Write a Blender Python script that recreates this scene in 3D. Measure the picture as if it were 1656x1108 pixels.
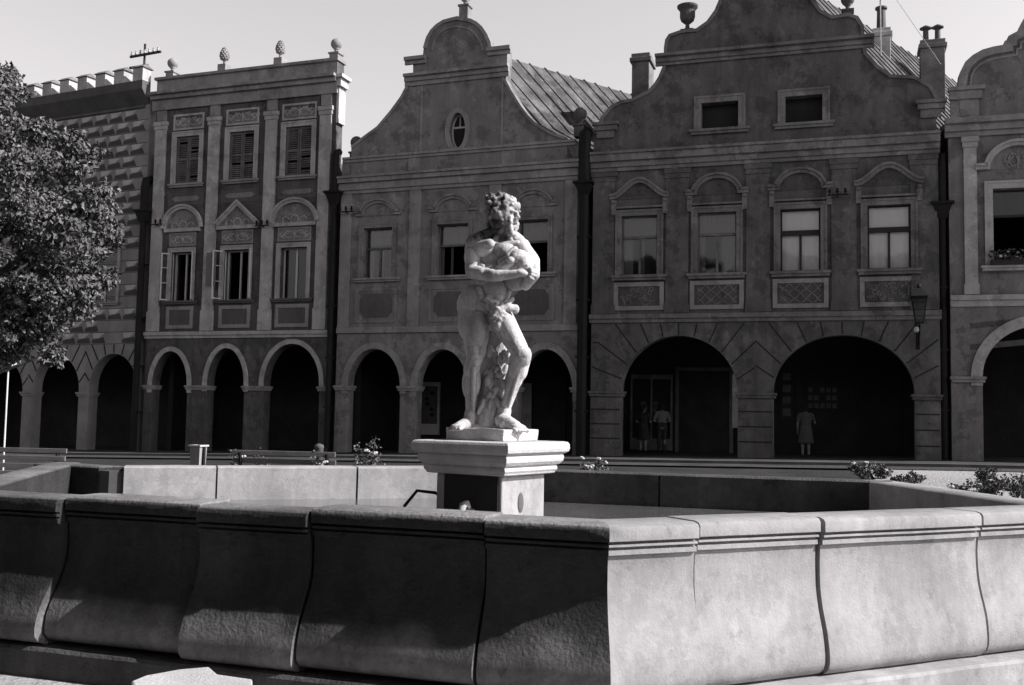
import bpy, bmesh, math, random
import numpy as np
from mathutils import Vector, Matrix, noise
from mathutils.geometry import tessellate_polygon
random.seed(7)
R_=math.radians
scene=bpy.context.scene
for o in list(bpy.data.objects): bpy.data.objects.remove(o)
COL=scene.collection
# ------------------------------------------------------------------ camera
FPX=1650.0; PITCH=R_(4.1); ROLL=R_(1.05); EYE=Vector((0,0,1.65))
_f=Vector((0,math.cos(PITCH),math.sin(PITCH))); _r=Vector((1,0,0)); _d=-_r.cross(_f)
CR=_r*math.cos(ROLL)-_d*math.sin(ROLL); CD=_d*math.cos(ROLL)+_r*math.sin(ROLL)
cam=bpy.data.cameras.new('camera'); cam.sensor_width=36; cam.lens=FPX/1656*36; cam.clip_start=.05; cam.clip_end=2000
co=bpy.data.objects.new('camera',cam); COL.objects.link(co)
m3=Matrix((CR,-CD,-_f)).transposed(); co.matrix_world=Matrix.Translation(EYE)@m3.to_4x4()
scene.camera=co
# ------------------------------------------------------------------ light
SUN_AZ=-13.0; SUN_EL=38.0; SKY_LOW=3.35; SKY_TOP=.12
sd=Vector((math.cos(R_(SUN_AZ))*math.cos(R_(SUN_EL)),math.sin(R_(SUN_AZ))*math.cos(R_(SUN_EL)),math.sin(R_(SUN_EL))))
sl=bpy.data.lights.new('sun','SUN'); sl.energy=5.0; sl.angle=R_(.5); sl.color=(1,.985,.985)
so=bpy.data.objects.new('sun',sl); COL.objects.link(so); so.location=(30,0,40); so.rotation_euler=sd.to_track_quat('Z','Y').to_euler()
w=bpy.data.worlds.new('World'); scene.world=w; w.use_nodes=True
nt=w.node_tree; nt.nodes.clear()
sky=nt.nodes.new('ShaderNodeTexSky'); sky.sky_type='NISHITA'; sky.sun_disc=False
sky.sun_elevation=R_(SUN_EL); sky.sun_rotation=R_(90-SUN_AZ); sky.dust_density=4; sky.air_density=1.5
bw=nt.nodes.new('ShaderNodeRGBToBW'); tint=nt.nodes.new('ShaderNodeMixRGB'); tint.blend_type='MULTIPLY'; tint.inputs[0].default_value=1
tint.inputs[2].default_value=(1,.965,.985,1)
bg=nt.nodes.new('ShaderNodeBackground'); bg.inputs[1].default_value=.053
wo=nt.nodes.new('ShaderNodeOutputWorld')
# sky bright low down, dimmed overhead to cut fill light, alike in every direction
stc=nt.nodes.new('ShaderNodeTexCoord'); ssx=nt.nodes.new('ShaderNodeSeparateXYZ'); smr=nt.nodes.new('ShaderNodeMapRange'); smr.interpolation_type='SMOOTHSTEP'
smr.inputs[1].default_value=.38; smr.inputs[2].default_value=.48; smr.inputs[3].default_value=SKY_LOW; smr.inputs[4].default_value=SKY_TOP
smu=nt.nodes.new('ShaderNodeMath'); smu.operation='MULTIPLY'
nt.links.new(stc.outputs['Generated'],ssx.inputs[0]); nt.links.new(ssx.outputs[2],smr.inputs[0]); nt.links.new(sky.outputs[0],bw.inputs[0]); nt.links.new(bw.outputs[0],smu.inputs[0]); nt.links.new(smr.outputs[0],smu.inputs[1]); nt.links.new(smu.outputs[0],tint.inputs[1]); nt.links.new(tint.outputs[0],bg.inputs[0]); nt.links.new(bg.outputs[0],wo.inputs[0])
scene.view_settings.view_transform='Standard'; scene.view_settings.look='None'; scene.view_settings.exposure=.62; scene.view_settings.gamma=1
# ------------------------------------------------------------------ measuring
def ray(x,y): return CR*((x-828)/FPX)+CD*((y-554)/FPX)+_f
def atY(x,y,Y):
    r=ray(x,y); return EYE+r*(Y/r.y)
class Plane:
    def __init__(s,O,th,zb=0):
        t=R_(th); s.O=Vector((O[0],O[1],0)); s.th=t; s.zb=zb
        s.d=Vector((math.cos(t),-math.sin(t),0)); s.n=Vector((-math.sin(t),-math.cos(t),0))
    def uz(s,x,y,off=0):
        r=ray(x,y); t=((s.O+s.n*off-EYE).dot(s.n))/r.dot(s.n); P=EYE+r*t
        return (P-s.O).dot(s.d),P.z-s.zb
    def rect(s,xl,xr,yt,yb):
        ym=(yt+yb)/2; xm=(xl+xr)/2
        return s.uz(xl,ym)[0],s.uz(xr,ym)[0],s.uz(xm,yb)[1],s.uz(xm,yt)[1]
# ------------------------------------------------------------------ materials
def mat(name,g,var=.25,rough=.9,bump=.15,scale=6.,streak=0.,bscale=40.,spec=.2,tintc=(1,.975,.985),metal=0,spots=0.,spotc=.3,bdist=.02,peel=0.):
    m=bpy.data.materials.new(name); m.use_nodes=True; n=m.node_tree; N=n.nodes; L=n.links
    b=N['Principled BSDF']; b.inputs['Roughness'].default_value=rough; b.inputs['Specular IOR Level'].default_value=spec; b.inputs['Metallic'].default_value=metal
    tc=N.new('ShaderNodeTexCoord')
    def noi(sc,det=6,mp=None,ro=.6):
        t=N.new('ShaderNodeTexNoise'); t.inputs['Scale'].default_value=sc; t.inputs['Detail'].default_value=det; t.inputs['Roughness'].default_value=ro
        if mp:
            p=N.new('ShaderNodeMapping'); p.inputs['Scale'].default_value=mp; L.new(tc.outputs['Object'],p.inputs[0]); L.new(p.outputs[0],t.inputs[0])
        else: L.new(tc.outputs['Object'],t.inputs[0])
        return t.outputs['Fac']
    def mr(src,a,b_,c,d):
        q=N.new('ShaderNodeMapRange'); q.inputs[1].default_value=a;q.inputs[2].default_value=b_;q.inputs[3].default_value=c;q.inputs[4].default_value=d
        L.new(src,q.inputs[0]); return q.outputs[0]
    def mul(a,b_):
        q=N.new('ShaderNodeMath'); q.operation='MULTIPLY'; L.new(a,q.inputs[0]); L.new(b_,q.inputs[1]); return q.outputs[0]
    v=mr(noi(scale/6),.3,.7,1-var,1+var)
    v=mul(v,mr(noi(scale*3,5),.25,.75,1-var*.6,1+var*.6))
    if streak>0: v=mul(v,mr(noi(1,8,(scale*.3,scale*.3,scale*.05),.7),.35,.62,1-streak,1.05))
    if spots>0: v=mul(v,mr(noi(scale*1.1,8,None,.75),.56,.7,1,1-spots))
    if peel>0:
        v=mul(v,mr(noi(scale*.16,9,None,.72),.52,.545,1,1-peel)); v=mul(v,mr(noi(scale*.31,9,(1,1,.8),.7),.56,.58,1,1+peel*.8))
    g_=N.new('ShaderNodeMath'); g_.operation='MULTIPLY'; g_.inputs[1].default_value=g; L.new(v,g_.inputs[0])
    mx=N.new('ShaderNodeMixRGB'); mx.blend_type='MULTIPLY'; mx.inputs[0].default_value=1; mx.inputs[2].default_value=(*tintc,1); L.new(g_.outputs[0],mx.inputs[1]); L.new(mx.outputs[0],b.inputs['Base Color'])
    if bump>0:
        bp=N.new('ShaderNodeBump'); bp.inputs['Strength'].default_value=bump; bp.inputs['Distance'].default_value=bdist; L.new(noi(bscale,6),bp.inputs['Height']); L.new(bp.outputs[0],b.inputs['Normal'])
    return m
M={}
def mk(k,*a,**kw): M[k]=mat(k,*a,**kw)
mk('stucco_mid',0.2,.22,peel=.3,streak=.25,spots=.2); mk('stucco_c',0.225,.2,peel=.3,streak=.25,spots=.25); mk('stucco_dark',0.105,.25,peel=.3,streak=.3,spots=.3)
mk('stucco_d',0.135,.25,peel=.3,streak=.35,spots=.3); mk('stucco_gable',0.235,.2,peel=.3,streak=.3,spots=.2)
mk('trim_light',0.42,.18,peel=.22,streak=.22); mk('trim_mid',0.29,.2,peel=.22,streak=.25); mk('joint',.03,.3); mk('trim_d',0.2,.25,streak=.3,spots=.3,peel=.3); mk('trim_dark',0.11,.2,streak=.2); mk('trim_pale',.5,.15,peel=.22,streak=.2,spots=.2)
mk('sgraffito_light',0.5,.15,streak=.15); mk('sgraffito_dark',0.075,.2); mk('sgraffito_mid',0.27,.2,streak=.2); mk('cobble',.035,.35,scale=6,bump=.9,bscale=9,bdist=.05)
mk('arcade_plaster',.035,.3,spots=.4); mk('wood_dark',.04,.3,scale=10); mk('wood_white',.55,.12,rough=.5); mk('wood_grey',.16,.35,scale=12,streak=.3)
mk('black_iron',.012,.3,rough=.7,spec=.2); mk('zinc',.10,.3,rough=.55,streak=.3); mk('roof_metal',.12,.5,rough=.7,streak=.5,bump=.4,scale=7,spots=.7,peel=.5); mk('roof_tile',.16,.35,bump=.5,spots=.4)
mk('brick',.2,.4,scale=12,bump=.5,bscale=18,spots=.5); mk('curtain',.9,.05,rough=.95,bump=.1); mk('curtain_grey',0.15,.15)
mk('stone_pale',.5,.14,scale=7,bump=.5,bscale=55,spots=.25,streak=.15); mk('stone_half_shaded',0.1,.35,scale=5,bump=.9,bscale=45,spots=.6,streak=.45)
mk('stone_shaded',0.042,.4,scale=5,bump=1.0,bscale=38,spots=.5,streak=.4,bdist=.02); mk('stone_basin',.35,.16,scale=5,bump=.22,bscale=60,streak=.3,spots=.3,peel=.12)
mk('statue_stone',0.56,.25,scale=22,bump=.35,bscale=90,spots=.6,streak=.35); mk('gravel',.33,.2,scale=2.5,bump=.8,bscale=14,bdist=.05); mk('cobble_dark',.06,.4,scale=6,bump=.9,bscale=9,bdist=.06)
mk('pavement_dark',.06,.35,scale=4,bump=.5); mk('leaf',.105,.6,rough=.55,scale=3,bump=0,spec=.4); mk('leaf_dark',.07,.5,rough=.6,bump=0); mk('petal',.6,.2,bump=0); mk('bark',.08,.4,scale=10,bump=.8)
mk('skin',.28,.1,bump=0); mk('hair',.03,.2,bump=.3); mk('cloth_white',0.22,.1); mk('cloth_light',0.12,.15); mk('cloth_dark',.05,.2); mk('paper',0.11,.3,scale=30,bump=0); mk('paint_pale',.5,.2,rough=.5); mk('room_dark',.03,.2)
mk('slat',.17,.25,scale=10,rough=.6)
def slab_shade(m,low=.31,z0=.42,z1=.62):
    # shade painted on the upper slab, sunlit bulge and rim top painted paler
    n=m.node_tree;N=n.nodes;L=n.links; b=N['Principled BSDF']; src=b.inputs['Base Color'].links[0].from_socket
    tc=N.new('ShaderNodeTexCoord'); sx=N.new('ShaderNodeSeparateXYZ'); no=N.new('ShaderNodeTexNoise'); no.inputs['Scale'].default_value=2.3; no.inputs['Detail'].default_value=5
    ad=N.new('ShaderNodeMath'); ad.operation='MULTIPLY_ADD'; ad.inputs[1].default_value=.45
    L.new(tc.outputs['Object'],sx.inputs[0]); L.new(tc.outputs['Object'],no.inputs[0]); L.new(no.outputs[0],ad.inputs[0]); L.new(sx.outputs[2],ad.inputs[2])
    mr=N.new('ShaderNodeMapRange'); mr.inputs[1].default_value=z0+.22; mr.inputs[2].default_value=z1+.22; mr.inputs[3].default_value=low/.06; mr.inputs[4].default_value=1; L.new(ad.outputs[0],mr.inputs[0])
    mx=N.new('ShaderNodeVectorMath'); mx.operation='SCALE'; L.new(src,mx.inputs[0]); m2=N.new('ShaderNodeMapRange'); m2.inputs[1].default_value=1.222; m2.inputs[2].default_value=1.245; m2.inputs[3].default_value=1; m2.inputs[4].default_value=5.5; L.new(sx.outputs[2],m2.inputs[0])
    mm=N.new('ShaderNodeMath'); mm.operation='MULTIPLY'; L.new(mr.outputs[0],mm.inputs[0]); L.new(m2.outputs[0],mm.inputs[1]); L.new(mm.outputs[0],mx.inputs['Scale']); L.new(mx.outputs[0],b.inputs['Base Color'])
slab_shade(M['stone_shaded'])
def hollow_shade(m):
    # shade painted into the carving's hollows and the left side of the hair
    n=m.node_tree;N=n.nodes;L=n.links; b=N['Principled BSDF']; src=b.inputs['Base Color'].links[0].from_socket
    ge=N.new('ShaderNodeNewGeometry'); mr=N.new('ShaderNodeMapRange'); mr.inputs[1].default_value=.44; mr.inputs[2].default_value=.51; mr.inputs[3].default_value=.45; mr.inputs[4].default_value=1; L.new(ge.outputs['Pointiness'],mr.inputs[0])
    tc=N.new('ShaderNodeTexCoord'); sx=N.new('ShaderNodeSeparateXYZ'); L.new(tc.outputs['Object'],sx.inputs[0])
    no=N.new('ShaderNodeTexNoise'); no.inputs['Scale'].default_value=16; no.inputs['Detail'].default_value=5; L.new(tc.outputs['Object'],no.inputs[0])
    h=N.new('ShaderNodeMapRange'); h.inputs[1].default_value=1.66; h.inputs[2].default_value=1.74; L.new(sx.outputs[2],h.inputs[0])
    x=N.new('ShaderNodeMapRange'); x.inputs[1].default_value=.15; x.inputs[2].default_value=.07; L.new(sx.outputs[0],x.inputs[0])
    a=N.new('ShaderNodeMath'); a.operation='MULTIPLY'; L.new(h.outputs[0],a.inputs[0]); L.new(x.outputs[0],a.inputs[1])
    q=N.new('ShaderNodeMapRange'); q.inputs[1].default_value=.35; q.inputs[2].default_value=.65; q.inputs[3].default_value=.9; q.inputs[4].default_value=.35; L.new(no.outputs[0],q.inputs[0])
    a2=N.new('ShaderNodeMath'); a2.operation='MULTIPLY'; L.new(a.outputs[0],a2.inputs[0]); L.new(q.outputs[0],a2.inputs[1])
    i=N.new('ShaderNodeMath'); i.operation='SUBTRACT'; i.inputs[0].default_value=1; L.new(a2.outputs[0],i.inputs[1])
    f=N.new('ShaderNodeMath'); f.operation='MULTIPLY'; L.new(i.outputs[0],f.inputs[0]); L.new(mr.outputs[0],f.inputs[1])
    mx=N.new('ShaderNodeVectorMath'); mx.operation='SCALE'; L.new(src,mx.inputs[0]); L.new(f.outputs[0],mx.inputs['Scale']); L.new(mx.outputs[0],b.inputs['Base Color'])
hollow_shade(M['statue_stone'])
def glassmat(name,tr,rough):
    m=bpy.data.materials.new(name); m.use_nodes=True; n=m.node_tree; N=n.nodes; N.clear(); L=n.links
    o=N.new('ShaderNodeOutputMaterial'); a=N.new('ShaderNodeBsdfTransparent'); a.inputs[0].default_value=(tr,tr,tr,1); g=N.new('ShaderNodeBsdfGlossy'); g.inputs['Roughness'].default_value=rough
    fr=N.new('ShaderNodeFresnel'); fr.inputs[0].default_value=1.5; mx=N.new('ShaderNodeMixShader'); L.new(fr.outputs[0],mx.inputs[0]); L.new(a.outputs[0],mx.inputs[1]); L.new(g.outputs[0],mx.inputs[2]); L.new(mx.outputs[0],o.inputs[0]); return m
M['glass']=glassmat('glass',.97,.03); M['glass_dirty']=glassmat('glass_dirty',.6,.12)
wm=mat('water',.12,.2,rough=.06,bump=.12,bscale=5,spec=.9,bdist=.02); M['water']=wm
# ------------------------------------------------------------------ mesh building
class MB:
    def __init__(s): s.v=[];s.f=[];s.m=[]
    def add(s,vs,fs,mi=0):
        b=len(s.v); s.v+=[tuple(p) for p in vs]; s.f+=[tuple(b+i for i in f) for f in fs]; s.m+=[mi]*len(fs); return s
    def box(s,x0,x1,y0,y1,z0,z1,mi=0):
        v=[(x,y,z) for x in (x0,x1) for y in (y0,y1) for z in (z0,z1)]
        return s.add(v,[(0,1,3,2),(4,6,7,5),(0,4,5,1),(2,3,7,6),(0,2,6,4),(1,5,7,3)],mi)
    def prism(s,pts,y0,y1,mi=0,holes=(),mi_side=None):
        # polygon in local xz, extruded from y0 (front) to y1 (back)
        loops=[list(pts)]+[list(h) for h in holes]
        vecs=[[Vector((p[0],p[1],0)) for p in l] for l in loops]
        tris=tessellate_polygon(vecs); flat=[p for l in loops for p in l]; n=len(flat)
        vs=[(p[0],y0,p[1]) for p in flat]+[(p[0],y1,p[1]) for p in flat]
        s.add(vs,[tuple(t) for t in tris]+[tuple(n+i for i in reversed(t)) for t in tris],mi)
        b=len(s.v)-2*n; k=0
        for l in loops:
            q=len(l)
            for i in range(q):
                j=(i+1)%q; s.f.append((b+k+i,b+k+j,b+n+k+j,b+n+k+i)); s.m.append(mi if mi_side is None else mi_side)
            k+=q
        return s
    def band(s,path,w0,w1,y0,y1,mi=0,closed=False):
        # ribbon following path in xz, offset w0..w1 along its left normal
        n=len(path); P=[Vector(p) for p in path]; A=[];B=[]
        for i in range(n):
            if closed: a=P[i-1];c=P[(i+1)%n]
            else: a=P[max(i-1,0)];c=P[min(i+1,n-1)]
            t=(((c-P[i]).normalized() if (c-P[i]).length>1e-6 else Vector((0,0)))+((P[i]-a).normalized() if (P[i]-a).length>1e-6 else Vector((0,0)))).normalized(); nn=Vector((-t.y,t.x)); k=1
            if closed or 0<i<n-1:
                t1=(P[i]-P[i-1]).normalized(); k=1/max(.5,nn.dot(Vector((-t1.y,t1.x))))
            A.append(P[i]+nn*w0*k);B.append(P[i]+nn*w1*k)
        for i in range(n if closed else n-1):
            j=(i+1)%n
            v=[(q.x,y,q.y) for y in (y0,y1) for q in (A[i],A[j],B[j],B[i])]
            s.add(v,[(0,1,2,3),(7,6,5,4),(0,4,5,1),(2,6,7,3),(1,5,6,2),(0,3,7,4)],mi)
        return s
    def lathe(s,prof,c=(0,0,0),n=16,mi=0):
        vs=[];m=len(prof)
        for r,z in prof:
            for i in range(n):
                a=2*math.pi*i/n; vs.append((c[0]+r*math.cos(a),c[1]+r*math.sin(a),c[2]+z))
        fs=[(j*n+i,j*n+(i+1)%n,(j+1)*n+(i+1)%n,(j+1)*n+i) for j in range(m-1) for i in range(n)]
        fs.append(tuple(range(n-1,-1,-1)));fs.append(tuple((m-1)*n+i for i in range(n)))
        return s.add(vs,fs,mi)
    def tube(s,path,r,n=8,mi=0):
        P=[Vector(p) for p in path]; rs=r if isinstance(r,(list,tuple)) else [r]*len(P)
        vs=[];m=len(P); ref=None
        for i in range(m):
            t=(P[min(i+1,m-1)]-P[max(i-1,0)]).normalized()
            if ref is None: ref=t.orthogonal().normalized()
            ref=(ref-t*ref.dot(t)).normalized(); b=t.cross(ref)
            for k in range(n):
                a=2*math.pi*k/n; vs.append(P[i]+(ref*math.cos(a)+b*math.sin(a))*rs[i])
        fs=[(j*n+i,j*n+(i+1)%n,(j+1)*n+(i+1)%n,(j+1)*n+i) for j in range(m-1) for i in range(n)]
        fs.append(tuple(range(n-1,-1,-1)));fs.append(tuple((m-1)*n+i for i in range(n)))
        return s.add(vs,fs,mi)
    def ell(s,c,r,rot=None,n=12,mi=0):
        vs=[];h=n//2; c=Vector(c)
        for j in range(h+1):
            ph=math.pi*j/h
            for i in range(n):
                a=2*math.pi*i/n; p=Vector((r[0]*math.sin(ph)*math.cos(a),r[1]*math.sin(ph)*math.sin(a),r[2]*math.cos(ph)))
                if rot is not None: p=rot@p
                vs.append(c+p)
        return s.add(vs,[(j*n+i,(j+1)*n+i,(j+1)*n+(i+1)%n,j*n+(i+1)%n) for j in range(h) for i in range(n)],mi)
    def cap(s,a,b,ra,rb,n=12,mi=0):
        # tapered capsule
        a=Vector(a);b=Vector(b); d=b-a; L=max(d.length,1e-5); q=d.normalized().to_track_quat('Z','Y'); prof=[]
        for i in range(5): t=math.pi/2*i/4; prof.append((max(ra*math.sin(t),1e-4),-ra*math.cos(t)))
        for i in range(5): t=math.pi/2*i/4; prof.append((max(rb*math.cos(t),1e-4),L+rb*math.sin(t)))
        vs=[]
        for r,z in prof:
            for i in range(n): th=2*math.pi*i/n; vs.append(a+q@Vector((r*math.cos(th),r*math.sin(th),z)))
        m=len(prof); fs=[(j*n+i,j*n+(i+1)%n,(j+1)*n+(i+1)%n,(j+1)*n+i) for j in range(m-1) for i in range(n)]
        fs.append(tuple(range(n-1,-1,-1)));fs.append(tuple((m-1)*n+i for i in range(n)))
        return s.add(vs,fs,mi)
    def build(s,name,mats,parent=None,smooth=False,bevel=0,loc=None):
        me=bpy.data.meshes.new(name); me.from_pydata(s.v,[],s.f)
        if not isinstance(mats,(list,tuple)): mats=[mats]
        for m in mats: me.materials.append(M[m] if isinstance(m,str) else m)
        me.polygons.foreach_set('material_index',s.m)
        bm=bmesh.new(); bm.from_mesh(me); bmesh.ops.recalc_face_normals(bm,faces=bm.faces); bm.to_mesh(me); bm.free()
        if smooth: me.polygons.foreach_set('use_smooth',[True]*len(me.polygons))
        me.update(); o=bpy.data.objects.new(name,me); COL.objects.link(o)
        if parent: o.parent=parent
        if loc is not None: o.location=loc
        if bevel:
            b=o.modifiers.new('bevel','BEVEL'); b.width=bevel; b.segments=2; b.limit_method='ANGLE'; b.angle_limit=R_(40)
        return o
def tag(o,label=None,cat=None,group=None,kind=None):
    if label:o['label']=label
    if cat:o['category']=cat
    if group:o['group']=group
    if kind:o['kind']=kind
    return o
def empty(name,loc,rz=0,label=None,cat=None,group=None):
    o=bpy.data.objects.new(name,None); COL.objects.link(o); o.location=loc; o.rotation_euler=(0,0,rz); return tag(o,label,cat,group)
def copy_tree(o,parent=None):
    c=o.copy(); COL.objects.link(c)
    if parent: c.parent=parent
    for ch in [x for x in bpy.data.objects if x.parent==o]: copy_tree(ch,c)
    return c
def arc(cx,cz,rx,rz,a0,a1,n): return [(cx+rx*math.cos(R_(a0+(a1-a0)*i/n)),cz+rz*math.sin(R_(a0+(a1-a0)*i/n))) for i in range(n+1)]
# ------------------------------------------------------------------ facade planes
PD=Plane((2.2245,32.130),18,.5); PE=Plane((12.315,28.852),17,.6); PC=Plane((-6.2914,35.297),20.4,.3); PB=Plane((-13.669,37.924),19.6,.15); PA=Plane((-22.492,42.114),25.4,0)
FL=[(-40,50.4,-.2),(-22.492,42.114,-.05),(-13.669,37.924,.1),(-6.2914,35.297,.28),(2.2245,32.130,.45),(12.315,28.852,.62),(40,20.4,.8)]
def street(x,y):
    best=None
    for i in range(len(FL)-1):
        a=Vector(FL[i][:2]);b=Vector(FL[i+1][:2]);d=b-a;t=max(0,min(1,(Vector((x,y))-a).dot(d)/d.length_squared)); p=a+d*t; q=(Vector((x,y))-p); dist=q.length*(1 if q.dot(Vector((-.3,-.95)))>0 else -1)
        if best is None or abs(dist)<abs(best[0]): best=(dist,FL[i][2]*(1-t)+FL[i+1][2]*t)
    return best
def gz(x,y):
    q,b=street(x,y); t=max(0,min(1,(25-q)/21)); t=t*t*(3-2*t)
    return -.13+(b-.12+.13)*t
# ------------------------------------------------------------------ house kit
TH=.45; BACK=4.2
def house(P,label,cat='house'):
    return empty('arcaded_house',(P.O.x,P.O.y,P.zb),-P.th,label,cat,'gabled houses with arcades along the square')
def outline(u0,u1,arches,top,zlow=-.4):
    p=[(u0,zlow)]
    for a0,a1,zs,zt in arches:
        p+=[(a0,zlow),(a0,zs)]+arc((a0+a1)/2,zs,(a1-a0)/2,zt-zs,180,0,28)[1:-1]+[(a1,zs),(a1,zlow)]
    return p+[(u1,zlow)]+list(top)
def px_arch(P,xl,xr,yt,ys):
    return (P.uz(xl,680)[0],P.uz(xr,680)[0],P.uz((xl+xr)/2,ys)[1],P.uz((xl+xr)/2,yt)[1])
def rc(r): u0,u1,z0,z1=r; return [(u0,z0),(u1,z0),(u1,z1),(u0,z1)]
def strip(par,name,mt,u0,u1,z0,z1,pr,back=.01,bevel=0):
    return MB().box(u0,u1,-pr,back,z0,z1).build(name,mt,par,bevel=bevel)
def cornice(par,mt,u0,u1,steps,name='cornice'):
    m=MB()
    # one stepped profile swept along u
    zs=sorted(steps); prof=[]
    for z0,z1,p in zs: prof+=[(-p,z0),(-p,z1)]
    prof=[(.008,zs[0][0])]+prof+[(.008,zs[-1][1])]
    n=len(prof); vs=[(u,y,z) for u in (u0,u1) for y,z in prof]; fs=[(i,(i+1)%n,n+(i+1)%n,n+i) for i in range(n)]
    tr=tessellate_polygon([[Vector((y,z,0)) for y,z in prof]]); fs+=[tuple(t) for t in tr]+[tuple(n+i for i in reversed(t)) for t in tr]
    return m.add(vs,fs).build(name,mt,par)
def window(par,r,mt='wood_white',style='cross',glass='glass_dirty',curt=None,rv=.22,trans=.66,open_=0,fr=.05):
    u0,u1,z0,z1=r; m=MB(); y0,y1=rv,rv+.06; zt=z0+(z1-z0)*trans; uc=(u0+u1)/2
    m.box(u0,u0+fr,y0,y1,z0,z1).box(u1-fr,u1,y0,y1,z0,z1).box(u0+fr,u1-fr,y0,y1,z0,z0+fr).box(u0+fr,u1-fr,y0,y1,z1-fr,z1)
    if style in('cross','tee'): m.box(u0+fr,u1-fr,y0-.02,y1,zt-.035,zt+.035)
    if style in('cross','two','tee'):
        ztop=zt-.035 if style!='two' else z1-fr
        if not open_: m.box(uc-.035,uc+.035,y0-.01,y1,z0+fr,ztop)
    wo_=m.build('window',mt,par)
    if style=='two' or open_==0: 
        g=MB(); g.box(u0+fr*.5,u1-fr*.5,y0+.025,y0+.032,z0+fr*.5,z1-fr*.5); g.build('pane',glass,wo_)
    if open_==2: # lower sash fully open, upper glazed
        g=MB(); g.box(u0+fr*.5,u1-fr*.5,y0+.025,y0+.032,zt,z1-fr*.5); g.build('pane',glass,wo_)
    if curt:
        c=MB(); 
        for (a,b,za,zb_,cm) in curt:
            k=14; vs=[];
            for i in range(k+1):
                uu=u0+(u1-u0)*(a+(b-a)*i/k); yy=y1+.06+.018*math.sin(i*2.3+a*9); vs+=[(uu,yy,z0+(z1-z0)*za),(uu,yy,z0+(z1-z0)*zb_)]
            MB().add(vs,[(2*i,2*i+2,2*i+3,2*i+1) for i in range(k)]).build('curtain',cm,wo_,smooth=True)
    return wo_
def casement(par,w,u,z0,z1,wd,ang,mt='wood_white',fr=.045,y=.1):
    # an open sash hinged at u, swinging outwards (negative y)
    m=MB(); m.box(0,fr,-.02,.02,z0,z1).box(wd-fr,wd,-.02,.02,z0,z1).box(fr,wd-fr,-.02,.02,z0,z0+fr).box(fr,wd-fr,-.02,.02,z1-fr,z1).box(fr,wd-fr,-.015,.015,z0+(z1-z0)*.36,z0+(z1-z0)*.36+.025).box(fr,wd-fr,-.015,.015,z0+(z1-z0)*.68,z0+(z1-z0)*.68+.025)
    o=m.build('sash',mt,w,loc=(u,y,0)); o.rotation_euler=(0,0,R_(ang))
    return o
def surround(par,r,mt,wd=.14,pr=.05,name='window_surround',bot=False):
    u0,u1,z0,z1=r; m=MB()
    m.box(u0-wd,u0,-pr,.01,z0,z1+wd).box(u1,u1+wd,-pr,.01,z0,z1+wd).box(u0,u1,-pr,.01,z1,z1+wd)
    m.box(u0-wd-.02,u0-wd*.75,-pr-.02,-pr,z0,z1+wd+.02).box(u1+wd*.75,u1+wd+.02,-pr-.02,-pr,z0,z1+wd+.02).box(u0-wd*.75,u1+wd*.75,-pr-.02,-pr,z1+wd*.75,z1+wd+.02)
    return m.build(name,mt,par)
def sill(par,r,mt,ov=.22,h=.12,pr=.17):
    u0,u1,z0,z1=r; return MB().box(u0-ov,u1+ov,-pr,TH*.4,z0-h*.5,z0-.002).box(u0-ov+.04,u1+ov-.04,-pr+.05,.01,z0-h,z0-h*.5).build('sill',mt,par)
def hood(par,r,mt,kind,zb,h,ov=.22,pr=.14,fill=None):
    u0,u1,z0,z1=r; a=u0-ov;b=u1+ov;c=(a+b)/2; hw=(b-a)/2; m=MB()
    if kind=='arch': path=arc(c,zb,hw,h,180,0,18)
    elif kind=='tri': path=[(a,zb),(c,zb+h),(b,zb)]
    elif kind=='seg': # flat shoulders then arch
        path=[(a,zb),(a+hw*.28,zb)]+arc(c,zb,hw*.66,h,180,0,14)+[(b-hw*.28,zb),(b,zb)]
    else: # ogee
        path=[(a,zb)]+[(c+hw*t,zb+h*(math.cos(math.pi*t)*.5+.5)**1.15) for t in [i/9-1 for i in range(1,18)]]+[(b,zb)]
    path=path[::-1]
    m.band(path,0,-.13,-pr,.01); m.band(path,-.10,-.17,-pr-.05,-pr+.005)
    if kind in('arch','tri'):
        m.box(a-.03,b+.03,-pr,.009,zb-.13,zb-.003)
    hd=m.build('window_hood',mt,par)
    if fill:
        q=[(x,z-.0) for x,z in path]; f=MB(); f.prism(q,-.02,.006); f.build('tympanum',fill,hd)
    return hd
def ornament(par,u0,u1,z0,z1,mt,style='scroll',y=-.012):
    m=MB(); w_=u1-u0;h=z1-z0; c=(u0+u1)/2; zc=(z0+z1)/2; t=.028
    if style=='scroll':
        for s in (-1,1):
            m.band(arc(c+s*w_*.17,zc,w_*.14,h*.3,0,300,16),-t/2,t/2,y,.004)
            m.band([(c+s*w_*.30+s*w_*.14*math.sin(i*.6),zc-h*.35+h*.7*i/10) for i in range(11)],-t/2,t/2,y,.004)
            m.band(arc(c+s*w_*.4,zc,w_*.07,h*.2,90,400,10),-t/2,t/2,y,.004)
        m.band([(c,z0+h*.12),(c,z1-h*.12)],-t/2,t/2,y,.004)
    elif style=='lattice':
        k=4
        for i in range(-k,k+1):
            for s in (1,-1):
                a=u0+w_*(i/k); p0=[a if s>0 else a+w_*.5,z0]; pts=[]
                for j in range(9):
                    x=p0[0]+s*w_*.5*j/8; z=z0+h*j/8+.02*math.sin(j*1.6+i)
                    if u0+.02<x<u1-.02: pts.append((x,z))
                if len(pts)>1: m.band(pts,-t/2,t/2,y,.004)
    elif style=='leaf':
        for i in range(26):
            x=random.uniform(u0+.08,u1-.08);z=random.uniform(z0+.06,z1-.06); m.band(arc(x,z,random.uniform(.03,.1),random.uniform(.03,.08),random.uniform(0,180),random.uniform(200,420),8),-t/2,t/2,y,.004)
    return m.build('ornament',mt,par)
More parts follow.
